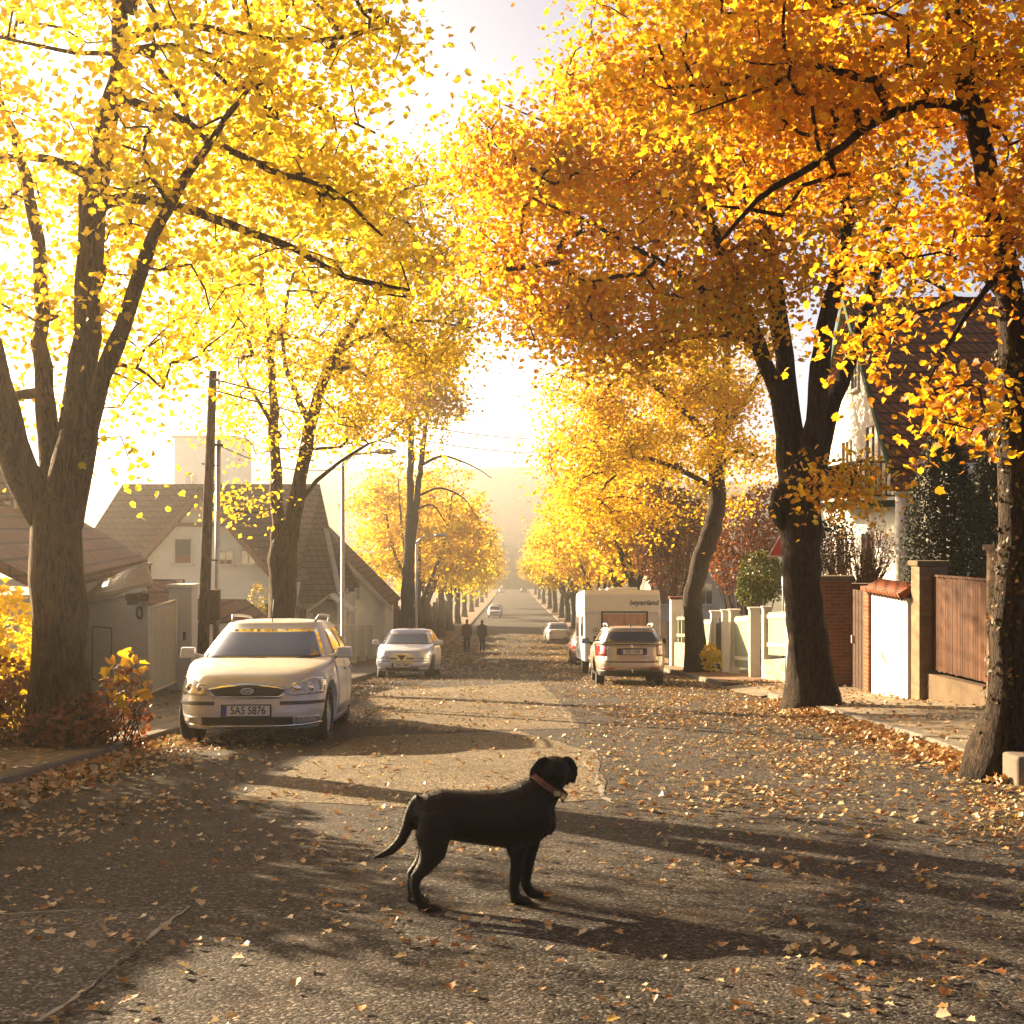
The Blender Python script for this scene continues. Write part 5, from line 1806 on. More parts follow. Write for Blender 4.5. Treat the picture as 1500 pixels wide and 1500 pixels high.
class Car:
    def __init__(s, name, label, cat, spec, paint, loc, rz, group=None):
        s.p = spec
        s.L, s.W, s.H = spec['L'], spec['W'], spec['H']
        s.paint = M[paint]
        x, y = loc
        slope = math.atan2(gz(y + 1) - gz(y - 1), 2)
        c = math.cos(rz)
        s.root = thing(name, label, cat, (x, y, gz(y) + max(.0, min(.035, .035 * (abs(x) < 1.5 and 1 or (4.5 - abs(x)) / 3)))), (slope * (1 if c > 0 else -1), 0, rz), group)
        s.zs = spec.get('sill', .2)
        s.n = spec.get('n', 4.2)
        s.shell()

    # body levels: h in 0..1 from sill to belt
    def zt(s, y):
        return interp(y, s.p['top'])

    def lev(s, h):
        f = interp(h, s.p['front'])
        r = interp(h, s.p['rear'])
        w = interp(h, s.p['wide']) * s.W / 2
        y0, y1 = -s.L / 2 + f, s.L / 2 - r
        return w, (y0 + y1) / 2, (y1 - y0) / 2

    def plan(s, h, a):
        w, yc, l = s.lev(h)
        return w * sgnpow(math.cos(a), 2 / s.n), yc + l * sgnpow(math.sin(a), 2 / s.n)

    def front_y(s, x, z, sg=-1):
        y = sg * s.L / 2
        for _ in range(6):
            h = max(0, min(1, (z - s.zs) / (s.zt(y) - s.zs)))
            w, yc, l = s.lev(h)
            k = min(.9995, abs(x) / w)
            y = yc + sg * l * (1 - k ** s.n) ** (1 / s.n)
        return y

    def side_x(s, y, z):
        h = max(0, min(1, (z - s.zs) / (s.zt(y) - s.zs)))
        w, yc, l = s.lev(h)
        k = min(.9999, abs(y - yc) / l)
        return w * (1 - k ** s.n) ** (1 / s.n)

    def shell(s):
        N = 96
        hs = [0, .06, .16, .3, .45, .6, .74, .86, .94, 1.0]
        rings = []
        angs = []
        for i in range(N):
            a = 2 * math.pi * i / N
            # crowd points towards the corners
            angs.append(a + .16 * math.sin(4 * a) * -.5)
        for h in hs:
            ring = []
            for a in angs:
                x, y = s.plan(h, a)
                ring.append(Vector((x, y, s.zs + (s.zt(y) - s.zs) * h)))
            rings.append(ring)
        cr = s.p.get('crown', .05)
        for sx, sy, zz in ((.985, .992, .28), (.95, .975, .5), (.8, .94, .75), (.5, .9, .93), (.0, .86, 1.0)):
            ring = []
            w, yc, l = s.lev(1)
            for a in angs:
                x, y = s.plan(1, a)
                y2 = yc + (y - yc) * sy
                ring.append(Vector((x * sx, y2, s.zt(y2) + cr * zz)))
            rings.append(ring)
        mb = MB()
        mb.rings(rings, 0, True, True)
        # wheel arches are cut out of the shell
        me = mb.mesh('body', [s.paint])
        bm = bmesh.new()
        bm.from_mesh(me)
        bmesh.ops.remove_doubles(bm, verts=bm.verts, dist=1e-4)
        bmesh.ops.dissolve_degenerate(bm, edges=bm.edges, dist=1e-4)
        bmesh.ops.recalc_face_normals(bm, faces=bm.faces)
        bm.to_mesh(me)
        bm.free()
        o = link('body', me)
        cut = MB()
        ra = s.p['wheel_r'] + .055
        for ya in s.p['axles']:
            for sd in (-1, 1):
                cut.lathe_x([(sd * (s.W / 2 - .30), ra), (sd * (s.W / 2 + .2), ra)], 40, (0, ya, s.p['wheel_r']))
        cme = cut.mesh('cut', [M['black_plastic']])
        bm = bmesh.new()
        bm.from_mesh(cme)
        bmesh.ops.recalc_face_normals(bm, faces=bm.faces)
        bm.to_mesh(cme)
        bm.free()
        co = link('cut', cme)
        b = o.modifiers.new('b', 'BOOLEAN')
        b.operation = 'DIFFERENCE'
        b.solver = 'EXACT'
        b.object = co
        bpy.context.view_layer.update()
        out = bpy.data.meshes.new_from_object(o.evaluated_get(bpy.context.evaluated_depsgraph_get()))
        bpy.data.objects.remove(o)
        bpy.data.objects.remove(co)
        if len(out.polygons) < 200:
            out = me
        out.materials.clear()
        out.materials.append(s.paint)
        link('body', out, s.root)
        # greenhouse shell: roof and pillars
        g = s.p['cab']
        rings = []
        K = 72
        for h in (0, .1, .25, .4, .55, .7, .82, .9, .95):
            w, yc, l = s.cab(h)
            rings.append([Vector((w * sgnpow(math.cos(2 * math.pi * i / K), 2 / g['n']), yc + l * sgnpow(math.sin(2 * math.pi * i / K), 2 / g['n']), s.cz(h, yc + l * sgnpow(math.sin(2 * math.pi * i / K), 2 / g['n'])))) for i in range(K)])
        w, yc, l = s.cab(.95)
        for sc, zz in ((.985, .982), (.95, 1.01), (.85, 1.045), (.6, 1.085), (.3, 1.1)):
            rings.append([Vector((w * sc * sgnpow(math.cos(2 * math.pi * i / K), 2 / g['n']), yc + l * (1 - (1 - sc) * .8) * sgnpow(math.sin(2 * math.pi * i / K), 2 / g['n']), s.cz(zz, yc + l * (1 - (1 - sc) * .8) * sgnpow(math.sin(2 * math.pi * i / K), 2 / g['n'])))) for i in range(K)])
        MB().rings(rings, 0, True, True).build('roof', s.paint, s.root)
        s.wheels()

    def cab(s, h):
        g = s.p['cab']
        q = h + g.get('bulge', .12) * 4 * h * (1 - h) * -.0
        e = h ** 1.25
        w = lerp(g['w'][0], g['w'][1], e)
        y0, y1 = lerp(g['f'][0], g['f'][1], h), lerp(g['r'][0], g['r'][1], h ** g.get('rp', 1.0))
        return w, (y0 + y1) / 2, (y1 - y0) / 2

    def cz(s, h, y):
        g = s.p['cab']
        zb = s.zt(y) - .03
        top = g['z'] - g.get('drop', 0.05) * ((y - (g['f'][1] + g['r'][1]) / 2) / (g['r'][1] - g['f'][1])) ** 2 * 2
        return lerp(zb, top, h / 1.1)

    def cab_front(s, k, h, sg=-1):       # k in -1..1 across
        w, yc, l = s.cab(h)
        n = s.p['cab']['n']
        y = yc + sg * l * (1 - min(.9999, abs(k)) ** n) ** (1 / n)
        return Vector((k * w, y, s.cz(h, y)))

    def cab_side(s, t, h, sd):           # t in 0..1 front to rear
        w, yc, l = s.cab(h)
        n = s.p['cab']['n']
        y = yc + l * (2 * t - 1)
        x = w * (1 - min(.9999, abs(2 * t - 1)) ** n) ** (1 / n)
        return Vector((sd * x, y, s.cz(h, y)))

    # a conforming patch: fn(u, v) -> point; lo/hi give the v-range at each u
    def patch(s, name, mat, fn, u0, u1, lo, hi, off=.006, nu=14, nv=5, parent=None, skirt=.02, out=None):
        lo_ = lo if callable(lo) else (lambda u: lo)
        hi_ = hi if callable(hi) else (lambda u: hi)
        P_, Nn = [], []
        for i in range(nu + 1):
            u = lerp(u0, u1, i / nu)
            for j in range(nv + 1):
                v = lerp(lo_(u), hi_(u), j / nv)
                p = fn(u, v)
                e = 1e-3
                du = fn(u + e * (1 if u < (u0 + u1) / 2 else -1), v) - p
                dv = fn(u, v + e) - p
                n = du.cross(dv)
                n = n.normalized() if n.length > 1e-12 else Vector((0, -1, 0))
                c = p - Vector((0, 0, .6))
                ref = out if out else Vector((p.x, p.y * .45, .25))
                if n.dot(Vector(ref)) < 0:
                    n = -n
                P_.append(p)
                Nn.append(n)
        mb = MB()
        m = nv + 1
        vs = [p + n * off for p, n in zip(P_, Nn)]
        fs = [(i * m + j, (i + 1) * m + j, (i + 1) * m + j + 1, i * m + j + 1) for i in range(nu) for j in range(nv)]
        # rim turned in towards the body
        edge = [(i, 0) for i in range(nu + 1)] + [(nu, j) for j in range(1, nv + 1)] + [(i, nv) for i in range(nu - 1, -1, -1)] + [(0, j) for j in range(nv - 1, 0, -1)]
        k0 = len(vs)
        for i, j in edge:
            vs.append(P_[i * m + j] - Nn[i * m + j] * skirt)
        q = len(edge)
        for a in range(q):
            b = (a + 1) % q
            fs.append((edge[a][0] * m + edge[a][1], edge[b][0] * m + edge[b][1], k0 + b, k0 + a))
        mb.add(vs, fs, 0, True)
        me = mb.mesh(name, M[mat] if isinstance(mat, str) else mat)
        bm = bmesh.new()
        bm.from_mesh(me)
        bmesh.ops.recalc_face_normals(bm, faces=bm.faces)
        bm.to_mesh(me)
        bm.free()
        return link(name, me, parent or s.root)

    def face(s, sg):
        return lambda x, z: Vector((x, s.front_y(x, z, sg), z))

    def side(s, sd):
        return lambda y, z: Vector((sd * s.side_x(y, z), y, z))

    def fpatch(s, name, mat, x0, x1, lo, hi, sg=-1, off=.008, nu=14, nv=5, parent=None):
        return s.patch(name, mat, s.face(sg), x0, x1, lo, hi, off, nu, nv, parent, out=Vector((0, sg, .1)) if abs(x0 + x1) < 1.1 else Vector((math.copysign(.6, x0 + x1), sg * .8, .1)))

    def windows(s, splits, h0=.12, h1=.86, ws=(.88, .1, .86), rw=(.84, .16, .84)):
        if ws:
            k, a, b = ws
            s.patch('windscreen', 'glass', lambda u, v: s.cab_front(u, v, -1), -k, k, a, b, .006, 24, 8, out=Vector((0, -1, .6)))
        if rw:
            k, a, b = rw
            s.patch('rear_window', 'glass', lambda u, v: s.cab_front(u, v, 1), -k, k, a, b, .006, 24, 8, out=Vector((0, 1, .5)))
        for sd in (-1, 1):
            for t0, t1 in splits:
                s.patch('side_window', 'glass', lambda u, v, sd=sd: s.cab_side(u, v, sd), t0, t1, h0, h1, .005, 10, 5, out=Vector((sd, 0, .3)))

    def wheels(s, steer=0.0):
        r = s.p['wheel_r']
        for k, ya in enumerate(s.p['axles']):
            for sd in (-1, 1):
                x = sd * (s.W / 2 - .165)
                rim = MB()
                ri = r * .64
                o = .075
                rim.lathe_x([(sd * (o - .03), ri * .98), (sd * o, ri * 1.0), (sd * (o + .006), ri * .93), (sd * (o - .05), ri * .86), (sd * (o - .09), ri * .84)], 36)
                rim.lathe_x([(sd * (o - .03), ri * .18), (sd * (o + .004), ri * .2), (sd * (o + .008), ri * .12), (sd * (o + .009), .001)], 20)
                for q in range(s.p.get('spokes', 7)):
                    a = 2 * math.pi * q / s.p.get('spokes', 7)
                    u = Vector((0, math.cos(a), math.sin(a)))
                    t = Vector((0, -math.sin(a), math.cos(a)))
                    xx = Vector((sd, 0, 0))
                    p0, p1 = u * ri * .15, u * ri * .92
                    w0, w1 = ri * .12, ri * .085
                    rim.hexa([p0 - t * w0 + xx * (o - .05), p0 + t * w0 + xx * (o - .05), p1 + t * w1 + xx * (o - .06), p1 - t * w1 + xx * (o - .06), p0 - t * w0 + xx * (o + .002), p0 + t * w0 + xx * (o + .002), p1 + t * w1 + xx * (o - .008), p1 - t * w1 + xx * (o - .008)])
                wo = rim.build('wheel', M['rim'], s.root, weld=False)
                wo.location = (x, ya, r)
                st = s.p.get('steer', 0) if k == 0 else 0
                wo.rotation_euler = (0, 0, st)
                ty = MB()
                tw = .1
                ty.lathe_x([(-tw * .8, r * .66), (-tw, r * .8), (-tw * .95, r * .94), (-tw * .7, r), (tw * .7, r), (tw * .95, r * .94), (tw, r * .8), (tw * .8, r * .66), (tw * .5, r * .64), (-tw * .5, r * .64)], 40)
                link('tyre', ty.mesh('tyre', M['rubber']), wo)
                bk = MB()
                bk.lathe_x([(sd * -.02, ri * .86), (sd * -.005, ri * .86)], 24)
                link('brake_disc', bk.mesh('brake_disc', M['iron']), wo)

    def mirror(s, x, y, z, sg=1, mat=None, w=.2):
        for sd in (-1, 1):
            mb = MB()
            mb.hexa([(sd * x - w / 2, y - .03, z - .065), (sd * x + w / 2, y - .03, z - .065), (sd * x + w / 2, y + .07, z - .07), (sd * x - w / 2, y + .07, z - .07), (sd * x - w / 2 + .02, y - .03, z + .06), (sd * x + w / 2 - .02, y - .03, z + .06), (sd * x + w / 2 - .01, y + .07, z + .07), (sd * x - w / 2 + .01, y + .07, z + .07)])
            mb.tube([(sd * (x - w * .4), y + .03, z - .03), (sd * (x - w * .95), y + .06, z - .07)], [.035, .045], 8)
            o = mb.build('mirror', mat or s.paint, s.root, bevel=.03, seg=3)
            gl = MB()
            gl.box((sd * x, y + .075, z), (w * .72, .02, .1))
            link('mirror_glass', gl.mesh('mirror_glass', M['glass']), o)

    def plate(s, text, y, z, sg=-1, w=.52, size=.088, tilt=0.0):
        mb = MB()
        mb.box((0, y, z), (w, .014, .115))
        o = mb.build('number_plate', M['plate_white'], s.root, bevel=.004)
        fr = MB()
        for dz in (-.063, .063):
            fr.box((0, y, z + dz), (w + .03, .016, .012))
        for dx in (-1, 1):
            fr.box((dx * (w / 2 + .0075), y, z), (.014, .016, .114))
        link('plate_frame', fr.mesh('plate_frame', M['black_plastic']), o)
        bl = MB()
        bl.box((sg * -1 * -(w / 2 - .025) if sg < 0 else w / 2 - .025, y + sg * .0085, z), (.045, .004, .108))
        link('plate_band', bl.mesh('plate_band', M['plate_blue']), o)
        me = text_mesh(text, size * 1.3, .0015, thick=.0012)
        me.materials.clear()
        me.materials.append(M['ink'])
        rot = Matrix.Rotation(R(90), 4, 'X') if sg < 0 else Matrix.Rotation(math.pi, 4, 'Z') @ Matrix.Rotation(R(90), 4, 'X')
        me.transform(Matrix.Translation((sg * -1 * .02, y + sg * .0095, z)) @ rot @ Matrix.Diagonal((.86, 1.05, 1, 1)))
        link('lettering', me, o)
        return o

    def doors(s, spans, z0, z1):
        """door panels standing a hair proud, with a dark gasket round each"""
        for sd in (-1, 1):
            for a, b in spans:
                s.patch('door_gap', 'black_plastic', s.side(sd), a - .009, b + .009, z0 - .009, z1 + .0, .0015, 12, 6, out=Vector((sd, 0, .05)), skirt=.01)
                d = s.patch('door', s.paint, s.side(sd), a, b, z0, z1, .006, 12, 6, out=Vector((sd, 0, .05)), skirt=.008)
                hz = z1 - .12
                mb = MB()
                xx = s.side_x(b - .17, hz)
                mb.tube([(sd * (xx + .004), b - .27, hz), (sd * (xx + .032), b - .24, hz), (sd * (xx + .032), b - .12, hz), (sd * (xx + .004), b - .09, hz)], .013, 8)
                link('door_handle', mb.mesh('door_handle', s.paint), d)

    def wipers(s):
        mb = MB()
        for x0, x1 in ((-.55, .05), (.02, .62)):
            p = [s.cab_front(lerp(x0, x1, t) / s.cab(.08)[0], .085 + .05 * t, -1) + Vector((0, -.02, .012)) for t in (0, .33, .66, 1)]
            mb.tube(p, .009, 6)
        mb.build('wiper', M['black_plastic'], s.root)

    def rails(s, t0=.12, t1=.9):
        for sd in (-1, 1):
            mb = MB()
            pts = []
            for k in range(11):
                t = lerp(t0, t1, k / 10)
                p = s.cab_side(t, .95, sd)
                lift = .075 if 0 < k < 10 else .0
                pts.append(Vector((p.x - sd * .05, p.y, s.cz(1.03, p.y) + lift)))
            mb.tube(pts, .017, 8)
            mb.build('roof_rail', M['steel'], s.root)


def oval(c, a, b, n=28, y=0.0):
    return [Vector((c[0] + a * math.cos(2 * math.pi * i / n), y, c[1] + b * math.sin(2 * math.pi * i / n))) for i in range(n)]


# ---- silver estate facing uphill
spec = dict(L=4.80, W=1.81, H=1.46, sill=.19, n=4.0, wheel_r=.325, axles=(-1.48, 1.27), steer=-.06, crown=.045,
            top=[(-2.4, .68), (-2.2, .76), (-1.9, .83), (-1.4, .895), (-.9, .94), (-.3, .96), (1.0, .985), (2.0, 1.0), (2.4, .97)],
            front=[(0, .12), (.12, .05), (.3, .0), (.5, .02), (.72, .05), (.9, .09), (1, .16)],
            rear=[(0, .1), (.25, .0), (.5, .0), (.8, .04), (1, .07)],
            wide=[(0, .93), (.12, .97), (.4, 1.0), (.65, .995), (.85, .965), (1, .925)],
            cab=dict(w=(.85, .60), f=(-1.28, -.36), r=(2.34, 1.95), z=1.45, n=4.6, rp=1.4, drop=.05))
c = Car('estate_car', 'silver estate car parked facing the camera, in front of the utility pole', 'car', spec, 'paint_silver', (-3.03, 17.4), R(2.5))
c.windows([(.16, .39), (.42, .64), (.67, .9)], .16, .8, ws=(.86, .12, .84))
c.wipers()
c.rails()
c.doors([(-.95, .15), (.18, 1.0)], .3, .93)
c.mirror(.95, -.82, 1.02, w=.19)
# grille
top = lambda x: .672 - .05 * (abs(x) / .44) ** 2.2
bot = lambda x: .548 + .0 * abs(x)
tb = lambda x: max(.55, .552 + .2 * max(0, abs(x) - .33))
go = c.fpatch('grille_surround', 'chrome', -.46, .46, lambda x: max(.53, .53 + .9 * max(0, abs(x) - .36)), lambda x: .688 - .06 * (abs(x) / .46) ** 2.2, off=.012, nu=30)
c.fpatch('grille', 'black_plastic', -.425, .425, lambda x: .553 + .95 * max(0, abs(x) - .345), lambda x: .668 - .06 * (abs(x) / .44) ** 2.2, off=.017, nu=30, parent=go)
yb = c.front_y(0, .612)
mb = MB()
mb.prism(oval((0, .612), .072, .036, y=yb - .036), (0, .02, 0))
em = mb.build('emblem', M['chrome'], c.root)
mb = MB()
mb.prism(oval((0, .612), .062, .028, y=yb - .039), (0, .006, 0))
link('emblem_field', mb.mesh('emblem_field', M['emblem_blue']), em)
me = text_mesh('Ford', .052, .001, .35)
me.materials.clear()
me.materials.append(M['chrome'])
me.transform(Matrix.Translation((0, yb - .041, .612)) @ Matrix.Rotation(R(90), 4, 'X'))
link('lettering', me, em)
for sd in (-1, 1):
    a, b = (.40, .80) if sd > 0 else (-.80, -.40)
    f = lambda x: (abs(x) - .40) / .40
    h = c.fpatch('headlight', 'lens', a, b, lambda x: .555 + .02 * f(x) + .12 * max(0, .25 - f(x)), lambda x: .60 + .155 * min(1, f(x) * 1.5) ** .7 - .03 * max(0, f(x) - .7), off=.012, nu=18, nv=6)
    for q, rr in ((.52, .058), (.66, .055)):
        mb = MB()
        y = c.front_y(sd * q, .645)
        mb.ball((sd * q, y + .006, .645), (rr, .03, rr), 16, 10)
        link('reflector', mb.mesh('reflector', M['chrome']), h)
    a, b = (.36, .80) if sd > 0 else (-.80, -.36)
    c.fpatch('bumper_strip', 'black_plastic', a, b, .462, .498, off=.014)
    a, b = (.53, .75) if sd > 0 else (-.75, -.53)
    c.fpatch('fog_light', 'lens', a, b, lambda x: .255 + .1 * max(0, abs(x) - .6), .335, off=.012)
c.fpatch('lower_intake', 'black_plastic', -.5, .5, lambda x: .245, lambda x: .33, off=.008, nu=24)
c.fpatch('bumper_lip', 'chrome', -.8, .8, lambda x: .215 + .03 * (abs(x) / .8) ** 3, lambda x: .232 + .03 * (abs(x) / .8) ** 3, off=.012, nu=30, nv=2)
c.plate('5A5 5876', c.front_y(0, .4) - .02, .40)
mb = MB()
p = c.cab_front(0, .9, -1) + Vector((0, .15, .05))
mb.tube([p, p + Vector((0, .13, .3))], .006, 6)
mb.build('aerial', M['black_plastic'], c.root)
# rear end, for views from the side
for sd in (-1, 1):
    a, b = (.62, .84) if sd > 0 else (-.84, -.62)
    c.fpatch('tail_light', 'red_lens', a, b, .62, .93, sg=1, off=.01)

# ---- pale blue hatchback
spec2 = dict(L=4.2, W=1.71, H=1.42, sill=.2, n=3.9, wheel_r=.30, axles=(-1.25, 1.29), steer=.3, crown=.04,
             top=[(-2.1, .70), (-1.95, .75), (-1.5, .83), (-.95, .92), (0, .95), (1.2, .97), (2.1, .96)],
             front=[(0, .14), (.14, .06), (.3, .0), (.5, .015), (.68, .07), (.8, .08), (1, .15)], rear=[(0, .1), (.3, 0), (.6, .02), (1, .08)],
             wide=[(0, .93), (.12, .97), (.4, 1.0), (.65, .99), (.85, .96), (1, .91)],
             cab=dict(w=(.79, .57), f=(-1.12, -.25), r=(1.9, 1.25), z=1.41, n=4.4, rp=1.2, drop=.05))
c2 = Car('hatchback_car', 'pale blue hatchback parked facing uphill with turned front wheels', 'car', spec2, 'paint_blue', (-3.0, 40.0), R(-2))
c2.windows([(.16, .42), (.45, .68), (.71, .84)], .16, .82)
c2.wipers()
c2.doors([(-.85, .12), (.15, .9)], .3, .9)
c2.mirror(.93, -.68, 1.0, w=.18)
for sd in (-1, 1):
    a, b = (.33, .76) if sd > 0 else (-.76, -.33)
    h = c2.fpatch('headlight', 'lens', a, b, lambda x: .545 + .02 * (abs(x) - .33), lambda x: .60 + .1 * (abs(x) - .33), off=.01)
    mb = MB()
    y = c2.front_y(sd * .5, .585)
    mb.ball((sd * .5, y, .583), (.05, .03, .032), 12, 8)
    link('reflector', mb.mesh('reflector', M['chrome']), h)
    a, b = (.13, .33) if sd > 0 else (-.33, -.13)
    c2.fpatch('grille_slot', 'black_plastic', a, b, lambda x: .53 + .0 * x, lambda x: .575 + .01 * abs(x), off=.008)
    a, b = (.48, .7) if sd > 0 else (-.7, -.48)
    c2.fpatch('fog_light', 'lens', a, b, .24, .29, off=.01)
    a, b = (.6, .8) if sd > 0 else (-.8, -.6)
    c2.fpatch('tail_light', 'red_lens', a, b, .66, .88, sg=1, off=.01)
mb = MB()
yb = c2.front_y(0, .6) - .02
tri_ = [(-.15, .665), (.15, .665), (0, .475)]
mb.prism([(x, yb - .012, z) for x, z in tri_], (0, .03, 0))
sv = mb.build('grille_surround', M['chrome'], c2.root)
mb = MB()
mb.prism([(x, yb - .016, z) for x, z in ((-.115, .648), (.115, .648), (0, .502))], (0, .01, 0))
link('grille', mb.mesh('grille', M['black_plastic']), sv)
c2.fpatch('lower_intake', 'black_plastic', -.46, .46, lambda x: .215 + .25 * max(0, abs(x) - .36), lambda x: .30, off=.008, nu=20)
c2.fpatch('bumper_lip', 'chrome', -.44, .44, .19, .208, off=.01, nu=16, nv=2)
c2.fpatch('bumper_strip', 'black_plastic', -.8, .8, .478, .492, off=.008, nu=24, nv=2)
c2.plate('1A6 7848', c2.front_y(0, .37) - .02, .375)
mb = MB()
p = c2.cab_front(0, .95, -1) + Vector((0, .1, .04))
mb.tube([p, p + Vector((0, .05, .2)), p + Vector((.0, .1, .42))], .006, 6)
mb.build('aerial', M['black_plastic'], c2.root)

# ---- beige estate seen from behind
spec3 = dict(L=4.57, W=1.77, H=1.47, sill=.24, n=4.3, wheel_r=.318, axles=(-1.38, 1.2), crown=.045,
             top=[(-2.3, .70), (-2.0, .80), (-1.4, .9), (-.9, .97), (0, 1.0), (1.5, 1.03), (2.3, 1.03)],
             front=[(0, .12), (.3, .0), (.6, .03), (1, .16)], rear=[(0, .16), (.1, .06), (.25, .0), (.42, .0), (.48, .05), (.75, .07), (1, .10)],
             wide=[(0, .92), (.12, .97), (.4, 1.0), (.65, .99), (.85, .965), (1, .93)],
             cab=dict(w=(.83, .62), f=(-1.25, -.35), r=(2.22, 1.92), z=1.45, n=4.8, rp=1.5, drop=.05))
c3 = Car('estate_car', 'beige silver estate seen from behind, parked in front of the caravan', 'car', spec3, 'paint_gold', (2.9, 34.75), math.pi + R(-1.0))
c3.windows([(.16, .39), (.42, .64), (.67, .9)], .16, .8, rw=(.84, .08, .82))
c3.rails()
c3.doors([(-.92, .12), (.15, .95)], .32, .97)
c3.mirror(1.0, -.75, 1.06, w=.2, mat=M['black_plastic'])
c3.fpatch('tailgate_gap', 'black_plastic', -.64, .64, .575, lambda x: 1.0, sg=1, off=.003, nu=20)
tg_ = c3.fpatch('tailgate', c3.paint, -.63, .63, .585, lambda x: .99, sg=1, off=.008, nu=20)
for sd in (-1, 1):
    a, b = (.60, .83) if sd > 0 else (-.83, -.60)
    t_ = c3.fpatch('tail_light', 'red_lens', a, b, lambda x: .71 + .03 * (abs(x) - .6), lambda x: 1.0 - .12 * max(0, .7 - abs(x)), sg=1, off=.014)
    c3.fpatch('reflector_strip', 'red_lens', *((.42, .72) if sd > 0 else (-.72, -.42)), .40, .43, sg=1, off=.01)
    c3.fpatch('headlight', 'lens', *((.45, .76) if sd > 0 else (-.76, -.45)), .58, .7, off=.01)
c3.fpatch('plate_recess', 'black_plastic', -.36, .36, lambda x: .735 + .4 * max(0, abs(x) - .3), .90, sg=1, off=.011, nu=20, parent=tg_)
c3.fpatch('bumper_valance', 'black_plastic', -.78, .78, .245, .375, sg=1, off=.008, nu=24)
c3.plate('1S2 1200', c3.front_y(0, .81, 1) + .016, .815, 1, .52, .085)
mb = MB()
yr_ = c3.front_y(0, .4, 1)
mb.tube([(0, yr_ - .1, .30), (0, yr_ + .09, .31), (0, yr_ + .12, .36)], .016, 8)
mb.ball((0, yr_ + .12, .385), .026, 10, 8)
mb.build('tow_hook', M['chrome'], c3.root)
mb = MB()
yb = c3.front_y(0, .95, 1)
mb.lathe_x([(-.012, .04), (.008, .04), (.012, .034)], 20)
me = mb.mesh('badge', M['chrome'])
me.transform(Matrix.Translation((0, yb + .01, .945)) @ Matrix.Rotation(R(90), 4, 'Z'))
link('badge', me, tg_)
mb = MB()
w_ = [c3.cab_front(t, .1 + .05 * abs(t), 1) + Vector((0, .02, .01)) for t in (-.05, .1, .25, .4, .55)]
mb.tube(w_, .008, 6)
mb.build('wiper', M['black_plastic'], c3.root)
mb = MB()
p = c3.cab_front(0, .95, 1) + Vector((0, -.14, .05))
mb.tube([p, p + Vector((0, .06, .11))], [.018, .008], 8)
mb.build('aerial', M['black_plastic'], c3.root)
c3.fpatch('brake_light', 'red_lens', -.25, .25, .0, .0, sg=1) if False else None
mb = MB()
for sd in (-1, 1):
    mb.ball((sd * .38, 1.0, 1.1), (.13, .06, .1), 12, 8)
mb.build('headrest', M['black_plastic'], c3.root)


# ---- plainer cars further off
def sedan(name, label, paint, loc, rz, L=4.35, W=1.68, H=1.4, cat='car', rear_text=None, group=None):
    sp = dict(L=L, W=W, H=H, sill=.2, n=4.1, wheel_r=.29, axles=(-L * .3, L * .29), crown=.04,
              top=[(-L / 2, .7), (-L * .42, .76), (-L * .25, .86), (-.6, .93), (.6, .95), (L * .33, .96), (L / 2, .9)],
              front=[(0, .12), (.3, 0), (.6, .03), (1, .15)], rear=[(0, .12), (.3, 0), (.6, .02), (1, .1)],
              wide=[(0, .93), (.12, .97), (.4, 1), (.65, .99), (1, .92)],
              cab=dict(w=(.79, .56), f=(-1.05, -.25), r=(1.75, 1.0), z=H, n=4.3, rp=1.1, drop=.05))
    k = Car(name, label, cat, sp, paint, loc, rz, group)
    k.windows([(.17, .45), (.48, .8)], .16, .82)
    k.mirror(.92, -.6, 1.0, w=.17)
    for sd in (-1, 1):
        k.fpatch('headlight', 'lens', *((.42, .74) if sd > 0 else (-.74, -.42)), .55, .67, off=.01)
        k.fpatch('tail_light', 'red_lens', *((.50, .80) if sd > 0 else (-.80, -.50)), .66, .82, sg=1, off=.01)
    k.fpatch('grille', 'black_plastic', -.36, .36, .5, .6, off=.008)
    k.fpatch('rear_bumper', 'black_plastic', -.72, .72, .22, .36, sg=1, off=.008)
    for sg in (-1, 1):
        k.fpatch('number_plate', 'plate_white', -.25, .25, .42, .52, sg=sg, off=.02, nu=4, nv=2)
    return k.root


sedan('saloon_car', 'dark reddish car half hidden ahead of the caravan', 'paint_dark', (3.0, 52.6), math.pi)
sedan('saloon_car', 'silver saloon parked well ahead of the caravan, seen from behind', 'paint_silver', (2.95, 90), math.pi + R(2))
sedan('saloon_car', 'small white car parked down the hill past the walking pair', 'paint_white', (-2.05, 160), R(1), L=3.9)
sedan('saloon_car', 'grey car parked close behind the small white car down the hill', 'paint_silver', (-2.0, 170), R(-1))
sedan('saloon_car', 'tiny pale car at the far end of the street', 'paint_white', (-2.8, 370), 0)
sedan('saloon_car', 'tiny dark red car at the far end of the street', 'paint_dark', (3.2, 374), math.pi)

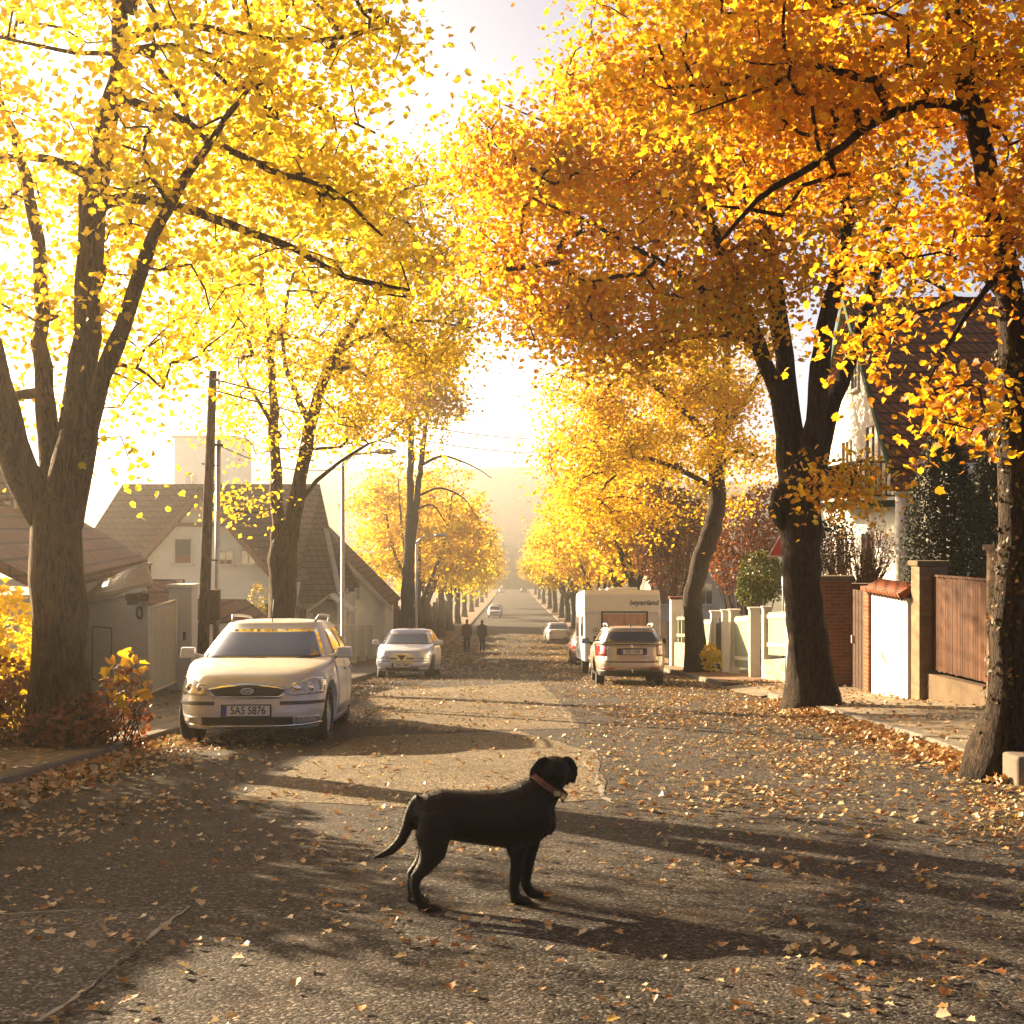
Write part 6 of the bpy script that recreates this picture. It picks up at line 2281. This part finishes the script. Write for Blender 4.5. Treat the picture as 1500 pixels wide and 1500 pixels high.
# ---- caravan
y0 = 39.4
slope = math.atan2(gz(y0 + 3) - gz(y0 - 1), 4)
cv = thing('caravan', 'white touring caravan with orange curtained window behind the beige estate', 'caravan', (3.2, y0, gz(y0) + .035), (slope, 0, R(.5)))
W_, H_, L_ = 2.2, 2.5, 4.7
prof = [(0, .42), (L_, .46), (L_, 1.7), (L_ - .35, 2.4), (L_ - .6, H_), (.25, H_), (.08, 2.36), (-.03, 1.86), (.0, 1.8), (.0, .45)]
mb = MB()
mb.prism([(-W_ / 2, y, z) for y, z in prof], (W_, 0, 0))
cb = mb.build('body', M['caravan_white'], cv, bevel=.05, seg=3)
mb = MB()
mb.box((0, -.012, 1.82), (W_ - .06, .03, .035))
for sd in (-1, 1):
    mb.box((sd * (W_ / 2 - .045), -.012, 1.12), (.05, .03, 1.3))
mb.build('trim_strip', M['steel'], cv)
fr = MB()
fw, fh, fz = 1.3, .7, 1.5
for dz in (-1, 1):
    fr.box((0.06, -.02, fz + dz * fh / 2), (fw + .06, .04, .05))
for dx in (-1, 1):
    fr.box((.06 + dx * fw / 2, -.02, fz), (.05, .04, fh - .05))
fw_o = fr.build('window', M['black_plastic'], cv, bevel=.012)
cu = MB()
vs, fs = [], []
for k in range(49):
    x = -fw / 2 + .02 + k * (fw - .04) / 48
    w = .003 * math.sin(k * .9) + .002 * math.sin(k * 2.1)
    vs += [(x + .06, -.022 + w, fz - fh / 2 + .02), (x + .06, -.022 + w, fz + fh / 2 - .02 - (.015 * abs(math.sin(k * .5))))]
fs = [(2 * k, 2 * k + 2, 2 * k + 3, 2 * k + 1) for k in range(48)]
cu.add(vs, fs, 0, True)
cu.box((.06, -.03, fz), (.012, .02, fh - .06))
link('curtain', cu.mesh('curtain', M['amber_curtain']), fw_o)
me = text_mesh('beyerland', .215, .003, .35, thick=.002)
me.materials.clear()
me.materials.append(M['ink'])
me.transform(Matrix.Translation((.62, -.016 + .045, 2.12)) @ Matrix.Rotation(R(-12), 4, 'X') @ Matrix.Rotation(R(90), 4, 'X') @ Matrix.Translation((0, 0, .012)))
link('lettering', me, cv)
mb = MB()
for rr, th in ((.085, .016), (.02, .02)):
    pts = [Vector((-.77 + rr * math.cos(i * .2618), -.012, 1.3 + rr * math.sin(i * .2618))) for i in range(25)]
    mb.tube(pts, th / 2, 6)
mb.box((-.76, -.008, 1.08), (.16, .02, .15))
mb.build('lock_cover', M['black_plastic'], cv)
mb = MB()
mb.box((.1, 1.4, H_ + .05), (.9, .7, .1))
mb.box((-.2, 3.0, H_ + .05), (.5, .5, .12))
mb.build('roof_hatch', M['caravan_white'], cv, bevel=.03)
for sd in (-1, 1):
    wm = MB()
    wm.lathe_x([(-.09, .2), (-.09, .3), (-.07, .32), (.07, .32), (.09, .3), (.09, .2)], 30)
    wo = wm.build('wheel', M['rubber'], cv)
    wo.location = (sd * (W_ / 2 - .16), 2.5, .32)
    hb_ = MB()
    hb_.lathe_x([(sd * .06, .2), (sd * .085, .19), (sd * .1, .06), (sd * .1, .01)], 24)
    link('hubcap', hb_.mesh('hubcap', M['caravan_white']), wo)
    for yy in (.35, 4.2):
        st = MB()
        st.tube([(sd * .9, yy, .45), (sd * .94, yy, .04)], .025, 8)
        st.box((sd * .94, yy, .015), (.12, .12, .03))
        st.build('corner_steady', M['steel'], cv)
for yy, ww in ((1.1, .9), (3.3, 1.0)):
    wn = MB()
    wn.box((-W_ / 2 - .008, yy, 1.45), (.03, ww, .6))
    wn.build('side_window', M['glass'], cv, bevel=.012)
mb = MB()
mb.box((-W_ / 2 - .006, 2.2, .7), (.02, 4.2, .04))
mb.box((-W_ / 2 - .004, 2.2, 1.95), (.016, 4.4, .03))
mb.build('side_moulding', M['steel'], cv)
for sd in (-1, 1):
    mb = MB()
    mb.box((sd * .92, -.012, .56), (.2, .035, .12))
    mb.build('marker_light', M['red_lens'], cv, bevel=.01)
mb = MB()
mb.tube([(-.35, -.02, .42), (0, -1.15, .42)], .035, 8)
mb.tube([(.35, -.02, .42), (0, -1.15, .42)], .035, 8)
mb.tube([(0, -1.1, .43), (0, -1.3, .46)], .045, 8)
mb.tube([(.12, -1.0, .6), (.12, -1.0, .06)], .03, 8)
mb.build('drawbar', M['steel'], cv)
# ------------------------------------------------------------------ the dog
DS = 1 / 322.0


def D(px, py, lat=0.0):
    return P(px, py, 6.18 + (px - 620) * .0009 + lat)


dog_base = Vector((D(690, 1325).x, 6.22, gz(6.22) + .03))
dog = thing('dog', 'black dog with a red-brown collar standing side-on in the road, looking away', 'dog', tuple(dog_base))
mb = MB()
torso = [((604, 1186), .045, .055), ((616, 1189), .085, .085), ((638, 1193), .108, .116), ((665, 1194), .106, .113), ((695, 1197), .112, .120), ((725, 1198), .122, .130), ((752, 1197), .126, .147), ((774, 1190), .118, .152), ((793, 1184), .098, .126), ((807, 1180), .06, .082)]
mb.tube([D(*p) for p, a, b in torso], [(a, b) for p, a, b in torso], 20)
mb.tube([D(764, 1182), D(785, 1170), D(800, 1152), D(812, 1134)], [(.11, .115), (.09, .105), (.072, .08), (.062, .066)], 18)
mb.ball(D(812, 1128), (.07, .085, .064), 18, 14)
mb.ball(D(812, 1122), (.052, .07, .045), 16, 12)
# muzzle, pointing up the road and a little to one side
mb.tube([D(814, 1133, .03), D(817, 1137, .10), D(819, 1140, .16), D(820, 1141, .19)], [(.055, .052), (.045, .042), (.038, .036), (.028, .026)], 14)
for sd in (-1, 1):      # brow and cheek
    mb.ball(D(812 + sd * 9, 1124, .06), .025, 10, 8)
    mb.ball(D(814 + sd * 12, 1139, .02), .038, 10, 8)
# ears
mb.tube([D(824, 1114, .0), D(832, 1118, .0), D(837, 1127, .01), D(839, 1138, .02), D(840, 1147, .03)], [(.022, .03), (.015, .036), (.012, .036), (.011, .027), (.007, .01)], 10)
mb.tube([D(801, 1115, -.01), D(793, 1118, -.02), D(787, 1125, -.02), D(781, 1133, -.02), D(777, 1140, -.01)], [(.02, .026), (.015, .03), (.012, .032), (.011, .026), (.007, .01)], 10)
# tail
mb.tube([D(617, 1172), D(607, 1180), D(600, 1195), D(596, 1213), D(588, 1230), D(574, 1245), D(559, 1253), D(546, 1257)], [.04, .032, .029, .028, .026, .022, .015, .006], 12)
# hind legs
def leg(pts, lat, rad):
    mb.tube([D(x, y, lat + (q if len(r3) else 0)) for (x, y), q, r3 in zip(pts, [0] * len(pts), [()] * len(pts))], rad, 14)


leg([(632, 1190), (636, 1222), (634, 1250), (622, 1270), (609, 1286), (608, 1300), (612, 1318), (620, 1328)], -.085, [(.05, .03), (.08, .05), (.06, .045), (.037, .032), .027, .022, .022, .025])
leg([(628, 1192), (631, 1224), (628, 1248), (616, 1266), (603, 1280), (602, 1295), (604, 1310), (608, 1317)], .105, [(.05, .03), (.072, .05), (.055, .042), (.034, .03), .026, .022, .022, .024])
# fore legs
leg([(762, 1200), (758, 1235), (757, 1262), (753, 1290), (752, 1300), (755, 1313), (759, 1318)], -.06, [(.07, .035), (.055, .045), .038, .029, .027, .025, .025])
leg([(778, 1200), (775, 1235), (772, 1262), (769, 1288), (771, 1298), (778, 1308), (783, 1311)], .085, [(.07, .035), (.052, .045), .036, .028, .026, .025, .025])
# paws with toes
for (x, y), lat, fx in (((632, 1331), -.10, 1), ((614, 1317), .105, 1), ((765, 1319), -.06, 1), ((789, 1311.5), .085, 1)):
    c = D(x, y, lat)
    mb.tube([c + Vector((-.055, 0, .006)), c + Vector((-.01, 0, .004)), c + Vector((.025, 0, -.003))], [(.022, .022), (.033, .024), (.03, .02)], 12)
    for k in range(4):
        mb.ball(c + Vector((.034 - .008 * abs(k - 1.5), (k - 1.5) * .017, -.006)), (.02, .011, .014), 10, 8)
# chest tuft, stifle fold
mb.ball(D(800, 1205), (.05, .05, .06), 12, 10)
me = fused(mb, .0085, 5, .5)
me.transform(Matrix.Translation(-dog_base))
me.materials.clear()
me.materials.append(M['fur'])
body = link('body', me, dog)
# fur fringe: short hairs standing off the skin, one mesh
rng = np.random.default_rng(2)
nvt = len(me.vertices)
co = np.zeros(nvt * 3, np.float32)
me.vertices.foreach_get('co', co)
no = np.zeros(nvt * 3, np.float32)
me.vertices.foreach_get('normal', no)
co, no = co.reshape(-1, 3), no.reshape(-1, 3)
pick = rng.integers(0, nvt, 26000)
p0 = co[pick] + rng.normal(size=(len(pick), 3)) * .004
d_ = no[pick] * .4 + np.array((-.8, 0, -.4)) + rng.normal(size=(len(pick), 3)) * .18
d_ /= np.linalg.norm(d_, axis=1, keepdims=True)
ln = rng.uniform(.004, .011, len(pick))[:, None]
side = np.cross(d_, rng.normal(size=(len(pick), 3)))
side /= np.linalg.norm(side, axis=1, keepdims=True)
V = np.stack([p0 - side * .0011, p0 + side * .0011, p0 + d_ * ln], 1).reshape(-1, 3)
fm = np_mesh('fur', V, np.arange(len(V)), np.arange(0, len(V), 3), M['fur'])
fo = link('fur', fm, dog)
mb = MB()
for x, lat in ((806, .07), (826, .075)):
    mb.ball(D(x, 1128, lat) - dog_base, .012, 10, 8)
mb.build('eye', M['ink'], dog)
mb = MB()
mb.ball(D(820, 1140, .205) - dog_base, (.018, .014, .014), 12, 8)
mb.build('nose', M['ink'], dog)
mb = MB()
ax = (D(812, 1136) - D(792, 1166)).normalized()
cc = D(803.5, 1148.5)
u_ = Vector((0, 1, 0))
w_ = ax.cross(u_).normalized()
rings = []
for k in range(33):
    a = 2 * math.pi * k / 32
    o = u_ * math.cos(a) + w_ * math.sin(a)
    q = cc + u_ * math.cos(a) * .090 + w_ * math.sin(a) * .097
    rings.append([q + ax * .013, q + ax * .013 + o * .006, q - ax * .013 + o * .006, q - ax * .013])
mb.rings(rings, 0, False, False)
co_ = mb.build('collar', M['collar'], dog, world=True)
mb = MB()
mb.box(cc - u_ * .088 + w_ * -.045, (.03, .016, .026))
mb.box(cc - u_ * .06 - w_ * .078, (.03, .02, .024))
_child(mb, 'buckle', 'chrome', co_, dog)
mb = MB()
mb.lathe_x([(-.002, .014), (.002, .014)], 16)
for i in range(len(mb.v)):
    mb.v[i] = Matrix.Rotation(.6, 3, 'Z') @ mb.v[i] + D(824, 1172, -.02)
_child(mb, 'tag_disc', 'chrome', co_, dog)


# ------------------------------------------------------------------ the two people walking away
def person(label, x, y, jacket, coat_len, hood, stride, arms=.12, h=1.74):
    base = Vector((x, y, gz(y) + .035))
    r = thing('person', label, 'person', tuple(base))
    k = h / 1.75
    V3 = lambda a, b, c: Vector((a, b, c)) * k
    mb = MB()
    # one continuous body: torso, neck, head, arms, hands, legs, feet; local, facing +Y
    mb.tube([V3(0, 0, .86), V3(0, 0, .98), V3(0, .0, 1.12), V3(0, 0, 1.3), V3(0, -.01, 1.42), V3(0, -.01, 1.5)], [(.15, .10), (.16, .11), (.145, .10), (.17, .115), (.15, .10), (.07, .065)], 16)
    mb.tube([V3(0, -.01, 1.46), V3(0, .005, 1.6)], [.058, .055], 12)
    mb.ball(V3(0, .015, 1.645), (.074 * k, .095 * k, .112 * k), 16, 12)
    mb.ball(V3(0, .115, 1.63), (.014, .02, .02), 8, 6)           # nose
    mb.ball(V3(0, .09, 1.585), (.03, .022, .012), 8, 6)          # mouth
    for s in (-1, 1):
        mb.ball(V3(s * .076, .0, 1.64), (.012, .022, .032), 8, 6)  # ears
        sw = s * stride
        hip, knee, ank = V3(s * .09, 0, .9), V3(s * .095, .09 * sw + .03, .49), V3(s * .095, .22 * sw - .05, .09)
        mb.tube([hip, knee, lerp(knee, ank, .35), ank], [.092, .06, .058, .042], 12)
        mb.tube([ank + V3(0, -.05, -.045), ank + V3(0, .06, -.05), ank + V3(0, .17, -.065)], [(.042, .04), (.048, .038), (.04, .024)], 10)
        sh, el, wr = V3(s * .185, -.01, 1.41), V3(s * .235, -.05 - .05 * sw, 1.13), V3(s * .225, .03 - .12 * sw, .88)
        mb.tube([V3(s * .12, -.01, 1.42), sh, el, wr], [.06, .062, .046, .031], 12)
        mb.tube([wr, wr + V3(0, .01, -.05), wr + V3(0, .015, -.095)], [(.028, .02), (.043, .02), (.04, .016)], 10)
        for f in range(4):
            a = wr + V3(0, .03 - .022 * f, -.09)
            mb.tube([a, a + V3(-s * .006, .004, -.04), a + V3(-s * .02, .006, -.075 + .008 * abs(f - 1.4))], [.0095, .009, .007], 6)
        a = wr + V3(-s * .005, .04, -.03)
        mb.tube([a, a + V3(0, .028, -.03), a + V3(-s * .008, .03, -.06)], [.011, .0105, .008], 6)
    me = fused(mb, .011, 4, .5)
    me.materials.clear()
    me.materials.append(M['skin'])
    link('body', me, r)
    # trousers
    mb = MB()
    mb.tube([V3(0, 0, .84), V3(0, 0, .96), V3(0, 0, 1.06)], [(.165, .12), (.172, .125), (.16, .115)], 16)
    for s in (-1, 1):
        sw = s * stride
        hip, knee, ank = V3(s * .09, 0, .9), V3(s * .095, .09 * sw + .03, .49), V3(s * .095, .22 * sw - .05, .10)
        mb.tube([hip, knee, lerp(knee, ank, .4), ank], [.104, .078, .072, .064], 14)
    me = fused(mb, .014, 4)
    me.materials.clear()
    me.materials.append(M['denim'])
    link('trousers', me, r)
    mb = MB()
    mb.tube([V3(0, 0, coat_len), V3(0, 0, 1.0), V3(0, 0, 1.15), V3(0, 0, 1.32), V3(0, -.01, 1.43), V3(0, -.01, 1.5)], [(.205, .15), (.195, .14), (.182, .132), (.2, .142), (.178, .12), (.085, .08)], 18)
    for s in (-1, 1):
        sw = s * stride
        sh, el, wr = V3(s * .185, -.01, 1.41), V3(s * .235, -.05 - .05 * sw, 1.13), V3(s * .225, .03 - .12 * sw, .89)
        mb.tube([V3(s * .12, -.01, 1.42), sh, el, wr], [.075, .08, .066, .052], 12)
    if hood:
        mb.ball(V3(0, -.085, 1.5), (.11, .06, .09), 14, 10)
    else:
        mb.tube([V3(0, -.01, 1.47), V3(0, -.005, 1.53)], [.085, .075], 12)
    me = fused(mb, .014, 4)
    me.materials.clear()
    me.materials.append(jacket)
    link('jacket', me, r)
    mb = MB()
    mb.ball(V3(0, -.005, 1.668), (.083 * k, .098 * k, .1 * k), 16, 12)
    mb.ball(V3(0, -.04, 1.62), (.076 * k, .07 * k, .09 * k), 14, 10)
    me = fused(mb, .012, 3)
    me.materials.clear()
    me.materials.append(M['hair'])
    link('hair', me, r)
    for s in (-1, 1):
        sw = s * stride
        ank = V3(s * .095, .22 * sw - .05, .09)
        mb = MB()
        mb.tube([ank + V3(0, -.065, -.035), ank + V3(0, .05, -.045), ank + V3(0, .18, -.06)], [(.05, .05), (.055, .045), (.046, .03)], 12)
        mb.build('shoe', M['rubber'], r)
    mb = MB()
    for s in (-1, 1):
        mb.ball(V3(s * .03, .102, 1.66), .011, 8, 6)
    mb.build('eye', M['ink'], r)


person('person in a brown jacket and dark trousers walking away on the road', -2.42, 73.2, M['coat_brown'], .82, False, .5, h=1.76)
person('person in a long grey coat walking away on the road', -1.60, 73.0, M['coat_grey'], .70, True, -.45, h=1.72)
# ------------------------------------------------------------------ camera, sun, sky, haze
cam = bpy.data.cameras.new('camera')
cam.sensor_width = 36
cam.lens = 36 * F / 1500
cam.shift_y = (HOR - 750) / 1500
cam.clip_start = .1
cam.clip_end = 6000
co = bpy.data.objects.new('camera', cam)
co.rotation_euler = (R(90), 0, 0)
COL.objects.link(co)
SC.camera = co

SUN_AZ, SUN_EL = -45.0, 17.0      # degrees from the camera's heading, and above the horizon
sd = Vector((math.sin(R(SUN_AZ)) * math.cos(R(SUN_EL)), math.cos(R(SUN_AZ)) * math.cos(R(SUN_EL)), math.sin(R(SUN_EL))))
sl = bpy.data.lights.new('sun', 'SUN')
sl.energy = 5.0
sl.angle = R(.5)
sl.color = (1.0, .74, .45)
so = bpy.data.objects.new('sun', sl)
so.rotation_euler = (-sd).to_track_quat('-Z', 'Y').to_euler()
so.location = sd * 50
COL.objects.link(so)

w = bpy.data.worlds.new('World')
SC.world = w
w.use_nodes = True
nt = w.node_tree
bg_ = nt.nodes['Background']
sky = nt.nodes.new('ShaderNodeTexSky')
sky.sky_type = 'NISHITA'
sky.sun_disc = False
sky.sun_elevation = R(SUN_EL)
sky.sun_rotation = R(SUN_AZ)
sky.air_density = 0.2
sky.dust_density = 1.5
sky.ozone_density = 0.0
warm_sky = mixc(nt, sky.outputs[0], (1.0, .97, .9), 1.0, 'MULTIPLY')   # a dusty autumn sky
nt.links.new(warm_sky, bg_.inputs[0])
bg_.inputs[1].default_value = SKY_STRENGTH if 'SKY_STRENGTH' in globals() else .06

# the warm autumn air over the street
HAZE = .0014
mb = MB()
mb.box((0, 325, 7.0), (900, 770, 58))
hz = mb.mesh('haze', [])
m = bpy.data.materials.new('haze')
m.use_nodes = True
t = m.node_tree
t.nodes.remove(t.nodes['Principled BSDF'])
pv = t.nodes.new('ShaderNodeVolumePrincipled')
pv.inputs['Color'].default_value = (1, .94, .8, 1)
pv.inputs['Density'].default_value = HAZE
pv.inputs['Anisotropy'].default_value = .82
t.links.new(pv.outputs[0], t.nodes['Material Output'].inputs['Volume'])
hz.materials.append(m)
ho = link('haze', hz)
ho['kind'] = 'stuff'
ho['label'] = 'warm thin autumn haze hanging over the whole street'
ho['category'] = 'haze'

SC.render.engine = 'CYCLES'
cy = SC.cycles
cy.use_denoising = True
cy.denoiser = 'OPENIMAGEDENOISE'
cy.max_bounces = 8
cy.diffuse_bounces = 1
cy.glossy_bounces = 3
cy.transmission_bounces = 4
cy.transparent_max_bounces = 6
cy.volume_bounces = 0
cy.caustics_reflective = False
cy.caustics_refractive = False
cy.sample_clamp_indirect = 6
vs_ = SC.view_settings
SC.display_settings.display_device = 'sRGB'
vs_.view_transform = 'Standard'
vs_.look = 'None'
vs_.gamma = 1.0
vs_.exposure = 2.5
